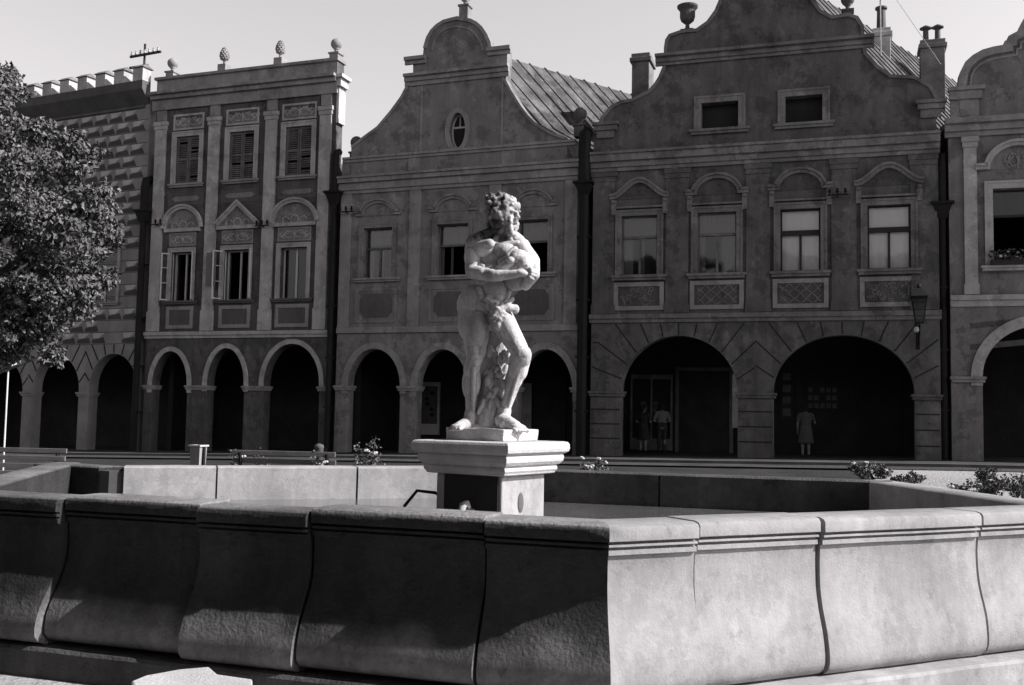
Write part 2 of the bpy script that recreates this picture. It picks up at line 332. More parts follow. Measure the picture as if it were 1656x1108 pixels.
def panel(par,u0,u1,z0,z1,mfr,mfill,cut=0,wd=.09,pr=.03,orn=None,omt=None):
    f=MB().box(u0+wd,u1-wd,-.008,.004,z0+wd,z1-wd).build('wall_panel',mfill,par)
    pth=rc((u0,u1,z0,z1)) if not cut else [(u0+cut,z0),(u1-cut,z0),(u1,z0+cut),(u1,z1-cut),(u1-cut,z1),(u0+cut,z1),(u0,z1-cut),(u0,z0+cut)]
    MB().band(pth,0,wd,-pr,.006,closed=True).build('panel_frame',mfr,f)
    if orn: ornament(f,u0+wd,u1-wd,z0+wd,z1-wd,omt,orn,y=-.03)
    return f
def pilaster(par,mt,u0,u1,z0,z1,pr=.06,base=.3,capz=.25,bmt=None):
    m=MB().box(u0,u1,-pr,.01,z0+base,z1-capz).box(u0-.03,u1+.03,-pr-.03,.009,z0,z0+base-.002)
    m.box(u0-.03,u1+.03,-pr-.03,.009,z1-capz+.002,z1-capz*.5).box(u0-.06,u1+.06,-pr-.06,.008,z1-capz*.5+.002,z1)
    return m.build('pilaster',mt,par)
def ring(par,a,mt,wd=.2,pr=.035,zlow=0.0,inner=.0):
    a0,a1,zs,zt=a; c=(a0+a1)/2; rx=(a1-a0)/2; rz=zt-zs
    return MB().band([(a0,zlow)] *0+[(a1,zs-.25)]+arc(c,zs,rx,rz,0,180,28)+[(a0,zs-.25)],-inner,-wd,-pr,.006).build('arch_ring',mt,par)
def impost(par,u0,u1,z,mt,pr=.09,h=.16):
    return MB().box(u0,u1,-pr,TH+.02,z-h,z-h*.45).box(u0-.03,u1+.03,-pr-.04,TH+.04,z-h*.45+.001,z).build('impost',mt,par)
def ball_finial(par,u,z,mt,r=.2,ped=.35,y=.2,pw=.17):
    o=MB().box(u-pw,u+pw,y-pw,y+pw,z-.05,z+ped).box(u-pw-.04,u+pw+.04,y-pw-.04,y+pw+.04,z+ped+.001,z+ped+.06).build('finial',mt,par)
    b=MB().lathe([(.1,0),(.06,.06),(.07,.14),(.11,.16)]+[(max(.02,r*math.sin(R_(t))),.16+r*.9-r*math.cos(R_(t))) for t in range(30,181,15)],(u,y,z+ped+.06)).build('ball',mt,o,smooth=True)
    return o
def cone_finial(par,u,z,mt,y=.2):
    o=MB().box(u-.17,u+.17,y-.17,y+.17,z-.05,z+.3).build('finial',mt,par)
    m=MB(); m.lathe([(.1,0),(.06,.08),(.06,.2),(.15,.24),(.2,.36),(.2,.5),(.16,.66),(.09,.8),(.02,.88)],(u,y,z+.3))
    for i in range(6):
        for k in range(9):
            a=k*.698+i*.35; rr=[.17,.2,.2,.18,.14,.09][i]; m.ell((u+rr*math.cos(a),y+rr*math.sin(a),z+.3+.3+i*.095),(.045,.045,.05),n=6)
    m.v=[(u+(x-u)*.8,y+(yy-y)*.8,z+.3+(zz-z-.3)*.8) for x,yy,zz in m.v]; m.build('pine_cone',mt,o,smooth=True); return o
def body(par,u0,u1,zc,ze,depth=12,mt='stucco_mid'):
    i=.015
    MB().box(u0+i,u1-i,TH+.002,depth,zc,zc+.3).box(u0+i,u0+.3,TH+.002,depth,zc+.302,ze).box(u1-.3,u1-i,TH+.002,depth,zc+.302,ze).box(u0+i,u1-i,depth+.002,depth+.3,-.3,ze).build('wall',mt,par)
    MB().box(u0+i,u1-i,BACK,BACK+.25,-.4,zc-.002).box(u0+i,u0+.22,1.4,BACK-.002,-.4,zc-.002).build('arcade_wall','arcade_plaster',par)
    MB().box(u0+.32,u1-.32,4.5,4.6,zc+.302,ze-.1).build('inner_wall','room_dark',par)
def groins(par,u0,u1,zs,zt,n):
    # transverse arches across the covered walk
    m=MB()
    for k in range(n):
        uc=u0+(u1-u0)*(k+.5)/n
    return m
def gable_roof(par,u0,u1,uc,ze,zr,mt,y0=TH+.01,y1=14,seam=.62,name='roof',thk=.12,skew=0,mids=None):
    # mids: optional (left,right) break points that give the slopes their flare
    m=MB(); prof=[(u0,ze)]+([mids[0]] if mids else [])+[(uc,zr)]+([mids[1]] if mids else [])+[(u1,ze)]
    ns=[]
    for i in range(len(prof)):
        a=Vector(prof[max(i-1,0)]);b=Vector(prof[min(i+1,len(prof)-1)]); d=(b-a).normalized(); ns.append(Vector((-d.y,d.x)))
    def lay(h0,h1,ya,yb): m.prism([(p[0]+n.x*h0,p[1]+n.y*h0) for p,n in zip(prof,ns)]+[(p[0]+n.x*h1,p[1]+n.y*h1) for p,n in list(zip(prof,ns))[::-1]],ya,yb)
    lay(0,thk,y0,y1)
    if seam:
        y=y0+.3
        while y<y1: lay(thk-.01,thk+.05,y,y+.05); y+=seam*(1+.12*math.sin(y*7))
    if skew: m.v=[(x+skew*(y-y0),y,z) for x,y,z in m.v]
    return m.build(name,mt,par)
def chimney(par,u0,u1,y0,y1,z0,z1,mt='brick',pots=0):
    m=MB().box(u0,u1,y0,y1,z0,z1-.3).box(u0-.07,u1+.07,y0-.07,y1+.07,z1-.299,z1-.15).box(u0-.02,u1+.02,y0-.02,y1+.02,z1-.149,z1)
    o=m.build('chimney',mt,par,bevel=.015)
    for i in range(pots):
        uc=u0+(u1-u0)*(i+.5)/pots; yc=(y0+y1)/2
        MB().lathe([(.1,0),(.09,.45)],(uc,yc,z1)).lathe([(.2,0),(.2,.03),(.02,.13)],(uc,yc,z1+.52)).box(uc-.09,uc-.07,yc-.01,yc+.01,z1+.44,z1+.53).box(uc+.07,uc+.09,yc-.01,yc+.01,z1+.44,z1+.53).build('chimney_pot','zinc',o)
    return o
def insulators(par,u,z,mt='black_iron'):
    m=MB().box(u-.3,u+.3,-.27,-.24,z-.02,z+.02).box(u-.03,u+.0,-.26,.02,z-.03,z+.0)
    for k in range(3): m.box(u-.25+k*.22,u-.21+k*.22,-.275,-.235,z+.02,z+.08).lathe([(.03,0),(.05,.03),(.035,.07),(.04,.11),(.01,.13)],(u-.23+k*.22,-.255,z+.07),n=8)
    return m.build('insulator_bracket',mt,par)
def lines(par,segs,wd,mt,name='masonry_joint'):
    m=MB()
    for s in segs: m.band(s,-wd/2,wd/2,-.006,.003)
    return m.build(name,mt,par)
def voussoirs(a,zbot,ztop,ul,ur,n=9,amin=20,amax=160,row=.42):
    # radiating joints with stepped shoulders as on rusticated arcades
    a0,a1,zs,zt=a; c=(a0+a1)/2; rx=(a1-a0)/2; rz=zt-zs; S=[]
    for k in range(n):
        t=R_(amin+(amax-amin)*k/(n-1)); p=(c+rx*1.02*math.cos(t),zs+rz*1.02*math.sin(t)); d=Vector((math.cos(t)*.75,math.sin(t))).normalized()
        L=(ztop-p[1])/max(d.y,.05); L=min(L,1.15 if d.y<.75 else 9)
        e=(p[0]+d.x*L,p[1]+d.y*L); e=(min(max(e[0],ul),ur),e[1]); seg=[p,e]
        if e[1]<ztop-.1: seg.append((ur if d.x>0 else ul,e[1]))
        if (Vector(seg[0])-Vector(seg[1])).length>.05: S.append(seg)
    return S
# =================================================================== HOUSE D : two broad arches, square attic windows
hD=house(PD,'grey baroque-gabled house right of the statue, two broad arches and two square attic openings'.replace('grey ','').replace(' of the statue',''))
P=PD; U0,U1=.28,10.45
aD=[px_arch(P,1003,1193,543,636),px_arch(P,1250,1480,542,634)]
attic=[P.rect(1134,1194,165,209),P.rect(1270,1330,155,198)]
wD=[P.rect(1005,1063,349,446),P.rect(1128,1191,344,444),P.rect(1262,1327,338,437),P.rect(1403,1473,331,435)]
zW0=sum(r[2] for r in wD)/4; zW1=sum(r[3] for r in wD)/4
wD=[(r[0],r[1],zW0,zW1) for r in wD]; za0=(attic[0][2]+attic[1][2])/2; za1=(attic[0][3]+attic[1][3])/2; attic=[(r[0],r[1],za0,za1) for r in attic]
left=[(957,262),(960,215),(966,207),(972,190),(988,171),(1005,163),(1022,160),(1048,147),(1058,136),(1065,125),(1072,108),(1074,94),(1074,78),(1076,65),(1082,56),(1102,49),(1126,47),(1143,35),(1156,17),(1163,0)]
right=[(1316,0),(1329,17),(1346,26),(1372,22),(1388,27),(1397,42),(1398,65),(1402,86),(1420,106),(1441,121),(1480,123),(1506,138),(1519,160),(1522,175)]
lp=[P.uz(*p) for p in left]; rp=[P.uz(*p) for p in right]
zD=P.uz(1240,247)[1]
ucD=(lp[-1][0]+rp[0][0])/2; ztD=max(lp[-1][1],rp[0][1])
crest=[(rp[0][0]-.15,ztD+.35),(rp[0][0]-.5,ztD+.6)]+arc(ucD,ztD+.55,max(.4,(rp[0][0]-lp[-1][0])/2-.6),.75,0,180,10)+[(lp[-1][0]+.5,ztD+.6),(lp[-1][0]+.15,ztD+.35)]
top=[(U1,zD-.1),(U1-.05,rp[-1][1])]+rp[::-1]+crest+lp[::-1][:-1]+[(U0,lp[1][1]),(U0,zD-.1)]
MB().prism(outline(U0,U1,aD,top),0,TH,0,[rc(r) for r in attic+wD]).build('wall','stucco_d',hD)
gD=lp[1:]+crest[::-1]+rp
MB().band(gD,.0,-.1,-.06,.006).build('gable_moulding','trim_d',hD)
cornice(hD,'stucco_gable',U0-.06,U1+.05,[(zD-.32,zD-.2,.08),(zD-.2,zD-.02,.14),(zD-.02,zD+.2,.24),(zD+.2,zD+.28,.3)])
zs1=P.uz(1240,82)[1]; ca=P.uz(1066,100)[0]; cb=P.uz(1408,68)[0]
cornice(hD,'trim_d',ca-.1,cb+.1,[(zs1-.2,zs1-.1,.08),(zs1-.1,zs1+.05,.14),(zs1+.05,zs1+.14,.26)],'gable_cornice')
for x,y in ((980,207),(1505,172)):
    u,z=P.uz(x,y); MB().box(u-.42,u+.42,-.2,.01,z+.06,z+.16).box(u-.36,u+.36,-.14,.009,z-.1,z+.058).box(u-.28,u+.28,-.08,.008,z-.34,z-.102).build('console','trim_d',hD)
for r in attic:
    surround(hD,r,'stucco_gable',.2,.04); sill(hD,r,'trim_d',.35,.16,.15)
    MB().box(r[0],r[1],.3,.34,r[2],r[3]).build('shutter','room_dark',hD)
zc=P.uz(1240,511)[1]
cornice(hD,'trim_d',U0-.05,U1+.05,[(zc-.16,zc-.04,.07),(zc-.04,zc+.1,.13)],'string_course')
kinds=['ogee','seg','seg','ogee']; curts=[[(.0,1,.68,.97,'curtain_grey'),(.02,.3,0,.62,'curtain_grey'),(.5,.62,0,.62,'curtain_grey')],[(0,1,.68,.98,'curtain_grey'),(.0,.18,0,.64,'curtain_grey'),(.6,1,0,.64,'curtain_grey')],[(.0,1,0,.99,'curtain')],[(.0,1,0,.99,'curtain')]]
for i,r in enumerate(wD):
    W=window(hD,r,'wood_grey' if i<2 else 'wood_dark','cross','glass',curts[i],trans=.64,rv=.1)
    if i>=2: MB().box(r[0],r[1],.05,.09,r[2]+(r[3]-r[2])*.58,r[2]+(r[3]-r[2])*.66).build('transom','wood_dark',W)
    surround(hD,r,'trim_d',.17,.06); sill(hD,r,'trim_d',.3,.16,.2)
    zb=P.uz((1034,1160,1295,1438)[i],(322,315,307,300)[i])[1]; hood(hD,r,'trim_d',kinds[i],zb,.5,.36,.12,'stucco_dark')
    for s in (r[0]-.32,r[1]+.17): MB().box(s,s+.15,-.1,.008,zb-.5,zb-.02).box(s+.02,s+.13,-.16,-.1,zb-.12,zb-.025).build('hood_bracket','trim_d',hD)
    MB().box(r[0]-.16,r[1]+.16,-.1,.008,r[3]+.24,r[3]+.3).build('lintel','trim_d',hD)
    p0=P.uz(1034,503)[1]; panel(hD,r[0]-.22,r[1]+.22,p0+.02,r[2]-.22,'trim_mid','stucco_dark',0,.13,.05,['leaf','lattice','lattice','leaf'][i],'trim_d')
ub=[U0+.02]+[(wD[i][1]+wD[i+1][0])/2-.35 for i in range(3)]+[U1-.75]
for i,u in enumerate(ub): pilaster(hD,'stucco_d',u,u+.7,zc+.12,zD-.34,.05,.3,.3)
S=[]
mid=(aD[0][1]+aD[1][0])/2
S+=voussoirs(aD[0],0,zc-.2,U0+.05,mid,11,14,166); S+=voussoirs(aD[1],0,zc-.2,mid,U1-.05,11,14,166)
for z in (.5,.95,1.4,1.85):
    for a,b in ((U0+.03,aD[0][0]-.02),(aD[0][1]+.02,aD[1][0]-.02),(aD[1][1]+.02,U1-.03)): S.append([(a,z),(b,z)])
lines(hD,S,.04,'joint')
for a,b in ((U0-.03,aD[0][0]+.06),(aD[0][1]-.06,aD[1][0]+.06),(aD[1][1]-.06,U1+.03)): impost(hD,a,b,aD[0][2]+.04,'stucco_d')
body(hD,U0,U1,zc-.1,zD-.2)
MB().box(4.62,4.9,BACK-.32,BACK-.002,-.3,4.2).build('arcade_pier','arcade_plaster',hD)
rd=gable_roof(hD,U0-.1,U1-.1,ucD+.1,zD+.1,ztD+1.0,'roof_metal',skew=.5,y1=16)
# bracket lamp iron + wires box on the wall
insulators(hD,P.uz(1355,318)[0],P.uz(1355,318)[1])
# urn and ball finials of D
u,z=P.uz(1110,48); MB().box(u-.2,u+.2,.05,.4,z-.1,z+.06).lathe([(.16,0),(.07,.08),(.06,.18),(.2,.3),(.24,.42),(.24,.62),(.32,.72),(.33,.78),(.2,.76),(.04,.7)],(u,.22,z+.06)).build('urn','trim_dark',hD,smooth=False)
u,z=P.uz(1371,22); ball_finial(hD,u,z,'trim_dark',.2,.12,.22,.14)
# chimneys of D
def pxc(P,x0,x1,ytop,off): 
    a=P.uz(x0,ytop,-off);b=P.uz(x1,ytop,-off); return a[0],b[0],a[1]
a=pxc(P,1022,1050,87,2.6); chimney(hD,a[0],a[1],2.6,3.5,9.8,a[2],'brick')
a=pxc(P,1412,1440,46,5.0); ch=chimney(hD,a[0],a[1],5.0,5.8,a[2]-3,a[2],'trim_pale')
MB().lathe([(.16,0),(.14,.75),(.2,.8),(.2,.86)],((a[0]+a[1])/2,5.4,a[2])).build('chimney_pot','zinc',ch)
a=pxc(P,1489,1528,65,5.5); chimney(hD,a[0],a[1],5.5,6.3,a[2]-3.2,a[2],'brick',2)
# aerial on the roof of D
u,z=P.uz(1424,60,-4); m=MB().tube([(u,4,z-1.2),(u,4,z+2.6)],.022)
for k,(zz,l) in enumerate(((1.35,.5),(1.6,.42),(1.85,.36),(2.2,.6))): m.tube([(u-l,4.0,z+zz),(u+l,4.0,z+zz)],.012)
m.tube([(u,4,z+2.1),(u+1.9,4.6,z-.9)],.008); m.build('aerial','trim_pale',hD)
# house back-of-arcade fittings D (shop fronts, posters, doors)
def fit_rect(P,xl,xr,yt,yb,off=BACK-.02):
    xm=(xl+xr)/2;ym=(yt+yb)/2; return P.uz(xl,ym,-off)[0],P.uz(xr,ym,-off)[0],P.uz(xm,yb,-off)[1],P.uz(xm,yt,-off)[1]
def shop(par,r,mt='wood_dark',fill='glass_dirty',n=2,name='shop_window'):
    u0,u1,z0,z1=r; y=BACK-.06; m=MB(); f=.07
    m.box(u0,u0+f,y-.06,y+.05,z0,z1).box(u1-f,u1,y-.06,y+.05,z0,z1).box(u0+f,u1-f,y-.06,y+.05,z0,z0+.4).box(u0+f,u1-f,y-.06,y+.05,z1-.16,z1)
    for k in range(1,n): uc=u0+(u1-u0)*k/n; m.box(uc-.03,uc+.03,y-.05,y+.05,z0+.4,z1-.16)
    o=m.build(name,mt,par); MB().box(u0+f,u1-f,y,y+.03,z0+.4,z1-.16).build('pane',fill,o); return o
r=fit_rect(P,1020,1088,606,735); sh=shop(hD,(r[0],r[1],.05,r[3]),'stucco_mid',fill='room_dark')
for k in range(5):
    uu=r[0]+.2+(r[1]-r[0]-.5)*random.random(); zz=1+1.1*random.random(); MB().box(uu,uu+.2,BACK-.1,BACK-.085,zz,zz+.25).build('notice','paper',sh)
r=fit_rect(P,1098,1180,600,735); dd=MB().box(r[0],r[1],BACK-.05,BACK+.01,0,r[3]).build('door','wood_dark',hD)
MB().box(r[0]-.12,r[0],BACK-.1,BACK+.01,0,r[3]+.12).box(r[1],r[1]+.12,BACK-.1,BACK+.01,0,r[3]+.12).box(r[0],r[1],BACK-.1,BACK+.01,r[3],r[3]+.12).build('door_frame','wood_grey',dd)
r=fit_rect(P,1303,1358,620,664); nb=MB().box(r[0],r[1],BACK-.06,BACK-.002,r[2],r[3]).build('notice_board','wood_dark',hD)
for i in range(5):
    for j in range(3):
        a=r[0]+.08+(r[1]-r[0]-.12)*i/5; b=r[2]+.08+(r[3]-r[2]-.12)*j/3
        if random.random()<.85: MB().box(a,a+.14,BACK-.068,BACK-.061,b,b+.16).build('notice','paper',nb)
r=fit_rect(P,1386,1458,576,735); MB().box(r[0],r[1],BACK-.05,BACK+.01,0,r[3]).build('door','room_dark',hD)
r=fit_rect(P,1262,1284,605,690); nw=MB().box(r[0],r[1],BACK-.06,BACK-.002,r[2]+.2,r[3]).build('display_case','wood_dark',hD)
for k in range(4): MB().box(r[0]+.08,r[1]-.1,BACK-.07,BACK-.061,r[2]+.35+k*.4,r[2]+.6+k*.4).build('notice','paper',nw)
# poster propped on the D pier side
r=fit_rect(P,1184,1198,605,692,.7); MB().box(r[0],r[1],.75,.79,r[2],r[3]).build('poster_panel','trim_pale',hD)
# =================================================================== HOUSE C : arched gable with oval window
hC=house(PC,'house behind the statue with a round-topped gable, oval attic window and three arches')
P=PC; U0,U1=.25,9.0
aC=[px_arch(P,560,646,564,625),px_arch(P,672,756,565,630),px_arch(P,836,926,565,636)]
wC=[P.rect(587,634,367,447),P.rect(706,757,362,447),P.rect(837,886,357,443)]
z0=sum(r[2] for r in wC)/3;z1=sum(r[3] for r in wC)/3; wC=[(r[0],r[1],z0,z1) for r in wC]
ou,oz=P.uz(740,211); orx=(P.uz(753,211)[0]-P.uz(727,211)[0])/2; orz=(P.uz(740,183)[1]-P.uz(740,240)[1])/2
lpx=[(568,256),(568,237),(588,221),(610,205),(632,179),(648,157),(660,134),(660,121),(668,119),(668,102),(668,93),(684,89),(685,78),(690,61),(697,49),(706,40),(717,33),(728,30)]
rpx=[(751,29),(762,31),(772,36),(781,44),(789,56),(794,68),(796,77),(820,75),(820,102),(820,112),(818,128),(828,147),(844,173),(855,187),(866,198),(892,214),(916,222),(917,237)]
lp=[P.uz(*p) for p in lpx]; rp=[P.uz(*p) for p in rpx]; zC=P.uz(740,283)[1]; zC2=P.uz(740,245)[1]
top=[(U1,zC+.3),(U1-.3,zC+.3),(rp[-1][0],zC2)]+rp[::-1]+[P.uz(740,27)]+lp[::-1]+[(lp[0][0],zC2),(U0+.3,zC+.3),(U0,zC+.3)]
MB().prism(outline(U0,U1,aC,top),0,TH,0,[rc(r) for r in wC]+[arc(ou,oz,orx,orz,0,348,24)[:-1]+[]]).build('wall','stucco_c',hC)
MB().prism([(U0,zC+.302),(lp[0][0]-.005,zC+.302),(lp[0][0]-.005,zC2+.0),(U0,zC2)],.0,TH).build('attic_block','stucco_gable',hC); MB().prism([(U1,zC+.302),(rp[-1][0]+.005,zC+.302),(rp[-1][0]+.005,zC2),(U1,zC2)],0,TH).build('attic_block','stucco_gable',hC)
MB().band(lp[1:7],.0,-.09,-.05,.006).build('gable_moulding','trim_mid',hC); MB().band(rp[-8:-1],.0,-.09,-.05,.006).build('gable_moulding','trim_mid',hC); MB().band([(x,z) for x,z in lp[12:]]+[P.uz(740,27)]+rp[:7],0,-.12,-.06,.006).build('gable_moulding','trim_mid',hC); MB().band([(x,z) for x,z in lp[12:]]+[P.uz(740,27)]+rp[:7],-.3,-.36,-.03,.006).build('gable_moulding','trim_mid',hC)
for z,s,e in ((zC2,lp[0][0]-.3,rp[-1][0]+.3),): cornice(hC,'trim_mid',s,e,[(z-.1,z,.05),(z,z+.08,.1)],'gable_cornice')
cornice(hC,'trim_mid',U0-.05,U1+.05,[(zC-.42,zC-.3,.06),(zC-.3,zC-.05,.12),(zC-.05,zC+.1,.22),(zC+.1,zC+.18,.28)])
zt=P.uz(740,118)[1]; cornice(hC,'trim_mid',lp[6][0]-.1,rp[10][0]+.12,[(zt-.3,zt-.15,.06),(zt-.15,zt,.12),(zt,zt+.1,.22)],'gable_cornice')
zt2=P.uz(740,85)[1]
for a,b in ((lp[9][0]-.28,lp[9][0]+.5),(rp[6][0]-.15,rp[8][0]+.14)): cornice(hC,'trim_mid',a,b,[(zt2-.25,zt2-.12,.08),(zt2-.12,zt2,.17)],'gable_cornice')
MB().band(arc(ou,oz,orx,orz,0,345,23),-.15,0,-.05,.006,closed=True).build('oval_frame','trim_mid',hC)
ow=MB().band(arc(ou,oz,orx,orz,0,345,23),-.02,.05,.2,.26,closed=True).box(ou-orx,ou+orx,.19,.24,oz+.12,oz+.18).box(ou-.02,ou+.02,.2,.24,oz+.18,oz+orz).build('oval_window','wood_white',hC)
MB().prism(arc(ou,oz,orx,orz,0,345,23),.22,.23).build('pane','room_dark',ow)
MB().box(P.uz(683,170)[0]-.05,P.uz(683,170)[0]+.01,-.03,.006,zC2+.1,zt-.31).box(P.uz(811,170)[0],P.uz(811,170)[0]+.06,-.03,.006,zC2+.1,zt-.31).box(P.uz(664,170)[0]-.02,P.uz(683,170)[0]-.05,-.02,.005,zC+.2,zC2-.11).box(P.uz(811,260)[0],P.uz(811,260)[0]+.5,-.02,.005,zC+.2,zC2-.11).build('lesene','trim_mid',hC)
zc=P.uz(740,531)[1]; cornice(hC,'trim_mid',U0,U1,[(zc-.12,zc+.08,.08)],'string_course')
for u in (U0+.02,P.uz(661,420)[0],P.uz(790,420)[0],U1-.55): MB().box(u,u+.42,-.05,.008,zc+.09,zC-.43).build('pilaster','trim_mid',hC)
cc=[[(0,.25,0,.62,'curtain_grey'),(.4,.6,0,.62,'curtain_grey'),(0,1,.68,.98,'curtain_grey')],[(0,1,.64,.98,'curtain_grey'),(.0,.12,0,.6,'curtain_grey'),(.34,.42,0,.6,'curtain_grey')],[(0,1,.64,.98,'curtain_grey')]]
for i,r in enumerate(wC):
    window(hC,r,'wood_grey','cross' if i==0 else 'tee','glass',cc[i],trans=.6,open_=0 if i==0 else 2)
    surround(hC,r,'stucco_gable',.13,.04); sill(hC,r,'trim_mid',.32,.14,.16)
    zb=r[3]+.42; hood(hC,r,'stucco_gable','seg',zb,.42,.3,.08,'stucco_c')
    p1=r[2]-.35; p0=zc+.22; panel(hC,r[0]-.25,r[1]+.25,p0,p1,'stucco_gable','stucco_c',.0,.1,.03)
    c=(r[0]+r[1])/2; MB().prism([(r[0]+.1,p0+.18),(r[1]-.1,p0+.18),(r[1]-.02,p0+.3),(r[1]+.06,p0+.36),(r[1]+.06,p1-.36),(r[1]-.02,p1-.3),(r[1]-.1,p1-.18),(r[0]+.1,p1-.18),(r[0]+.02,p1-.3),(r[0]-.06,p1-.36),(r[0]-.06,p0+.36),(r[0]+.02,p0+.3)],-.022,.004).build('cartouche','trim_dark',hC)
for a in aC: ring(hC,a,'trim_mid',.22,.05)
for a,b in ((U0,aC[0][0]+.06),(aC[0][1]-.06,aC[1][0]+.06),(aC[1][1]-.06,aC[2][0]+.06),(aC[2][1]-.06,U1)): impost(hC,a,b,aC[0][2]+.02,'trim_mid')
body(hC,U0,U1,zc-.1,zC-.2)
gable_roof(hC,U0-.1,U1+.25,P.uz(742,100)[0],zC+.2,P.uz(812,70)[1]+.15,'roof_metal',seam=.55,skew=.6,mids=((lp[4][0]+.1,lp[4][1]-.2),(rp[-5][0]-.1,rp[-5][1]-.25)))
ball_finial(hC,U0+.42,zC2-.05,'trim_dark',.22,.3,.22); ball_finial(hC,U1-.15,zC2+.25,'trim_dark',.22,.3,.22)
u,z=P.uz(748,28); ball_finial(hC,u,z,'trim_mid',.2,.42,.22,.16)
insulators(hC,U0+.35,P.uz(560,345)[1])
r=fit_rect(P,681,710,618,690); sh=shop(hC,(r[0]-.1,r[1]+.05,r[2]-.3,r[3]),'wood_white','paper',1,'shop_window')
for k in range(5): MB().ell(((r[0]+r[1])/2+random.uniform(-.15,.15),BACK-.09,r[2]+.45+k*.2),(.09,.02,.08),n=8).build('poster_figure','room_dark',sh)
r=fit_rect(P,845,860,620,700); MB().box(r[0],r[1],BACK-.06,BACK-.002,.2,r[3]).build('poster_panel','trim_light',hC)
r=fit_rect(P,870,915,610,735); MB().box(r[0],r[1],BACK-.05,BACK+.01,0,r[3]).build('door','wood_dark',hC)
# =================================================================== HOUSE B : tall screen facade with shutters
hB=house(PB,'tall flat-topped house with louvred shutters, light pilasters and ball finials on its parapet')
P=PB; U0,U1=.05,7.78
aB=[px_arch(P,243,301,568,624),px_arch(P,332,393,563,622),px_arch(P,424,515,556,620)]
upB=[P.rect(285,322,223,298),P.rect(371,411,212,290),P.rect(462,504,203,284)]
loB=[P.rect(277,310,406,487),P.rect(362,402,404,485),P.rect(453,496,402,483)]
def level(rs): a=sum(r[2] for r in rs)/len(rs); b=sum(r[3] for r in rs)/len(rs); return [(r[0],r[1],a,b) for r in rs]
upB=level(upB); loB=level(loB); zP=P.uz(400,115)[1]; zCr=P.uz(400,142)[1]
MB().prism(outline(U0,U1,aB,[(U1,zP),(U0,zP)]),0,TH,0,[rc(r) for r in upB+loB]).build('wall','stucco_dark',hB)
MB().box(U0-.06,U1+.06,-.12,TH+.06,zP+.002,zP+.1).build('coping','trim_mid',hB)
MB().box(U0,U1,-.02,.006,zCr+.12,zP-.001).build('parapet','trim_mid',hB)
cornice(hB,'trim_mid',U0-.1,U1+.05,[(zCr-.55,zCr-.45,.1),(zCr-.3,zCr-.16,.12),(zCr-.16,zCr,.24),(zCr,zCr+.1,.36)])
MB().box(U1+.051,U1+.3,-.2,TH+.05,zCr-.02,zCr+.1).box(U1+.003,U1+.2,-.1,TH+.02,zCr-.3,zCr-.021).box(U1+.003,U1+.1,-.02,TH,zCr-1.6,zCr-.302).build('cornice_return','trim_pale',hB)
zc=P.uz(400,540)[1]; cornice(hB,'trim_light',U0-.05,U1,[(zc-.14,zc-.03,.06),(zc-.03,zc+.1,.12)],'string_course')
pil=[P.uz(x,350)[0] for x in (248,334,426,514)]
for u in pil: 
    u=max(u,U0+.03); pilaster(hB,'trim_light',u,min(u+.46,U1-.02),zc+.12,zCr-1.0,.09,.75,.3)
    MB().box(u+.02,min(u+.44,U1-.03),-.06,.008,zCr-.95,zCr-.56).build('frieze_block','trim_mid',hB)
for i,(r,kind) in enumerate(zip(upB,('s','s','s'))):
    surround(hB,r,'trim_light',.17,.05); sill(hB,r,'trim_mid',.25,.14,.14)
    sh=MB(); c=(r[0]+r[1])/2
    for a,b in ((r[0],c-.01),(c+.01,r[1])):
        sh.box(a,a+.06,.05,.1,r[2],r[3]).box(b-.06,b,.05,.1,r[2],r[3])
        for q in (r[2],(r[2]+r[3])/2,r[3]-.08): sh.box(a+.06,b-.06,.05,.1,q,q+.08)
        k=0; z=r[2]+.1
        while z<r[3]-.1:
            if random.random()<.93: sh.add([(a+.05,.06,z),(b-.05,.06,z),(b-.05,.09,z+.05+random.uniform(-.01,.012)),(a+.05,.09,z+.05),(a+.05,.07,z-.006),(b-.05,.07,z-.006)],[(0,1,2,3),(4,5,2,3)])
            z+=.072
    sh.build('louvred_shutter','wood_grey',hB); MB().box(r[0],r[1],.2,.22,r[2],r[3]).build('shutter_back','room_dark',hB)
    panel(hB,r[0]-.17,r[1]+.17,r[3]+.25,r[3]+.85,'trim_light','stucco_c',0,.07,.04,'scroll','trim_light')
    # frieze panel below cornice
    MB().box(r[0]-.3,r[1]+.3,-.02,.006,zCr-.95,zCr-.58).build('wall_panel','stucco_dark',hB)
    lr=loB[i]; MB().box(r[0]-.28,r[1]+.28,-.015,.004,lr[3]+1.75,r[2]-.35).build('wall_panel','trim_dark',hB); MB().prism([(r[0],lr[3]+1.9),(r[1],lr[3]+1.9),(r[1]+.12,lr[3]+2.05),(r[1]+.12,r[2]-.6),(r[1],r[2]-.48),(r[0],r[2]-.48),(r[0]-.12,r[2]-.6),(r[0]-.12,lr[3]+2.05)],-.03,-.0).build('cartouche','stucco_c',hB)
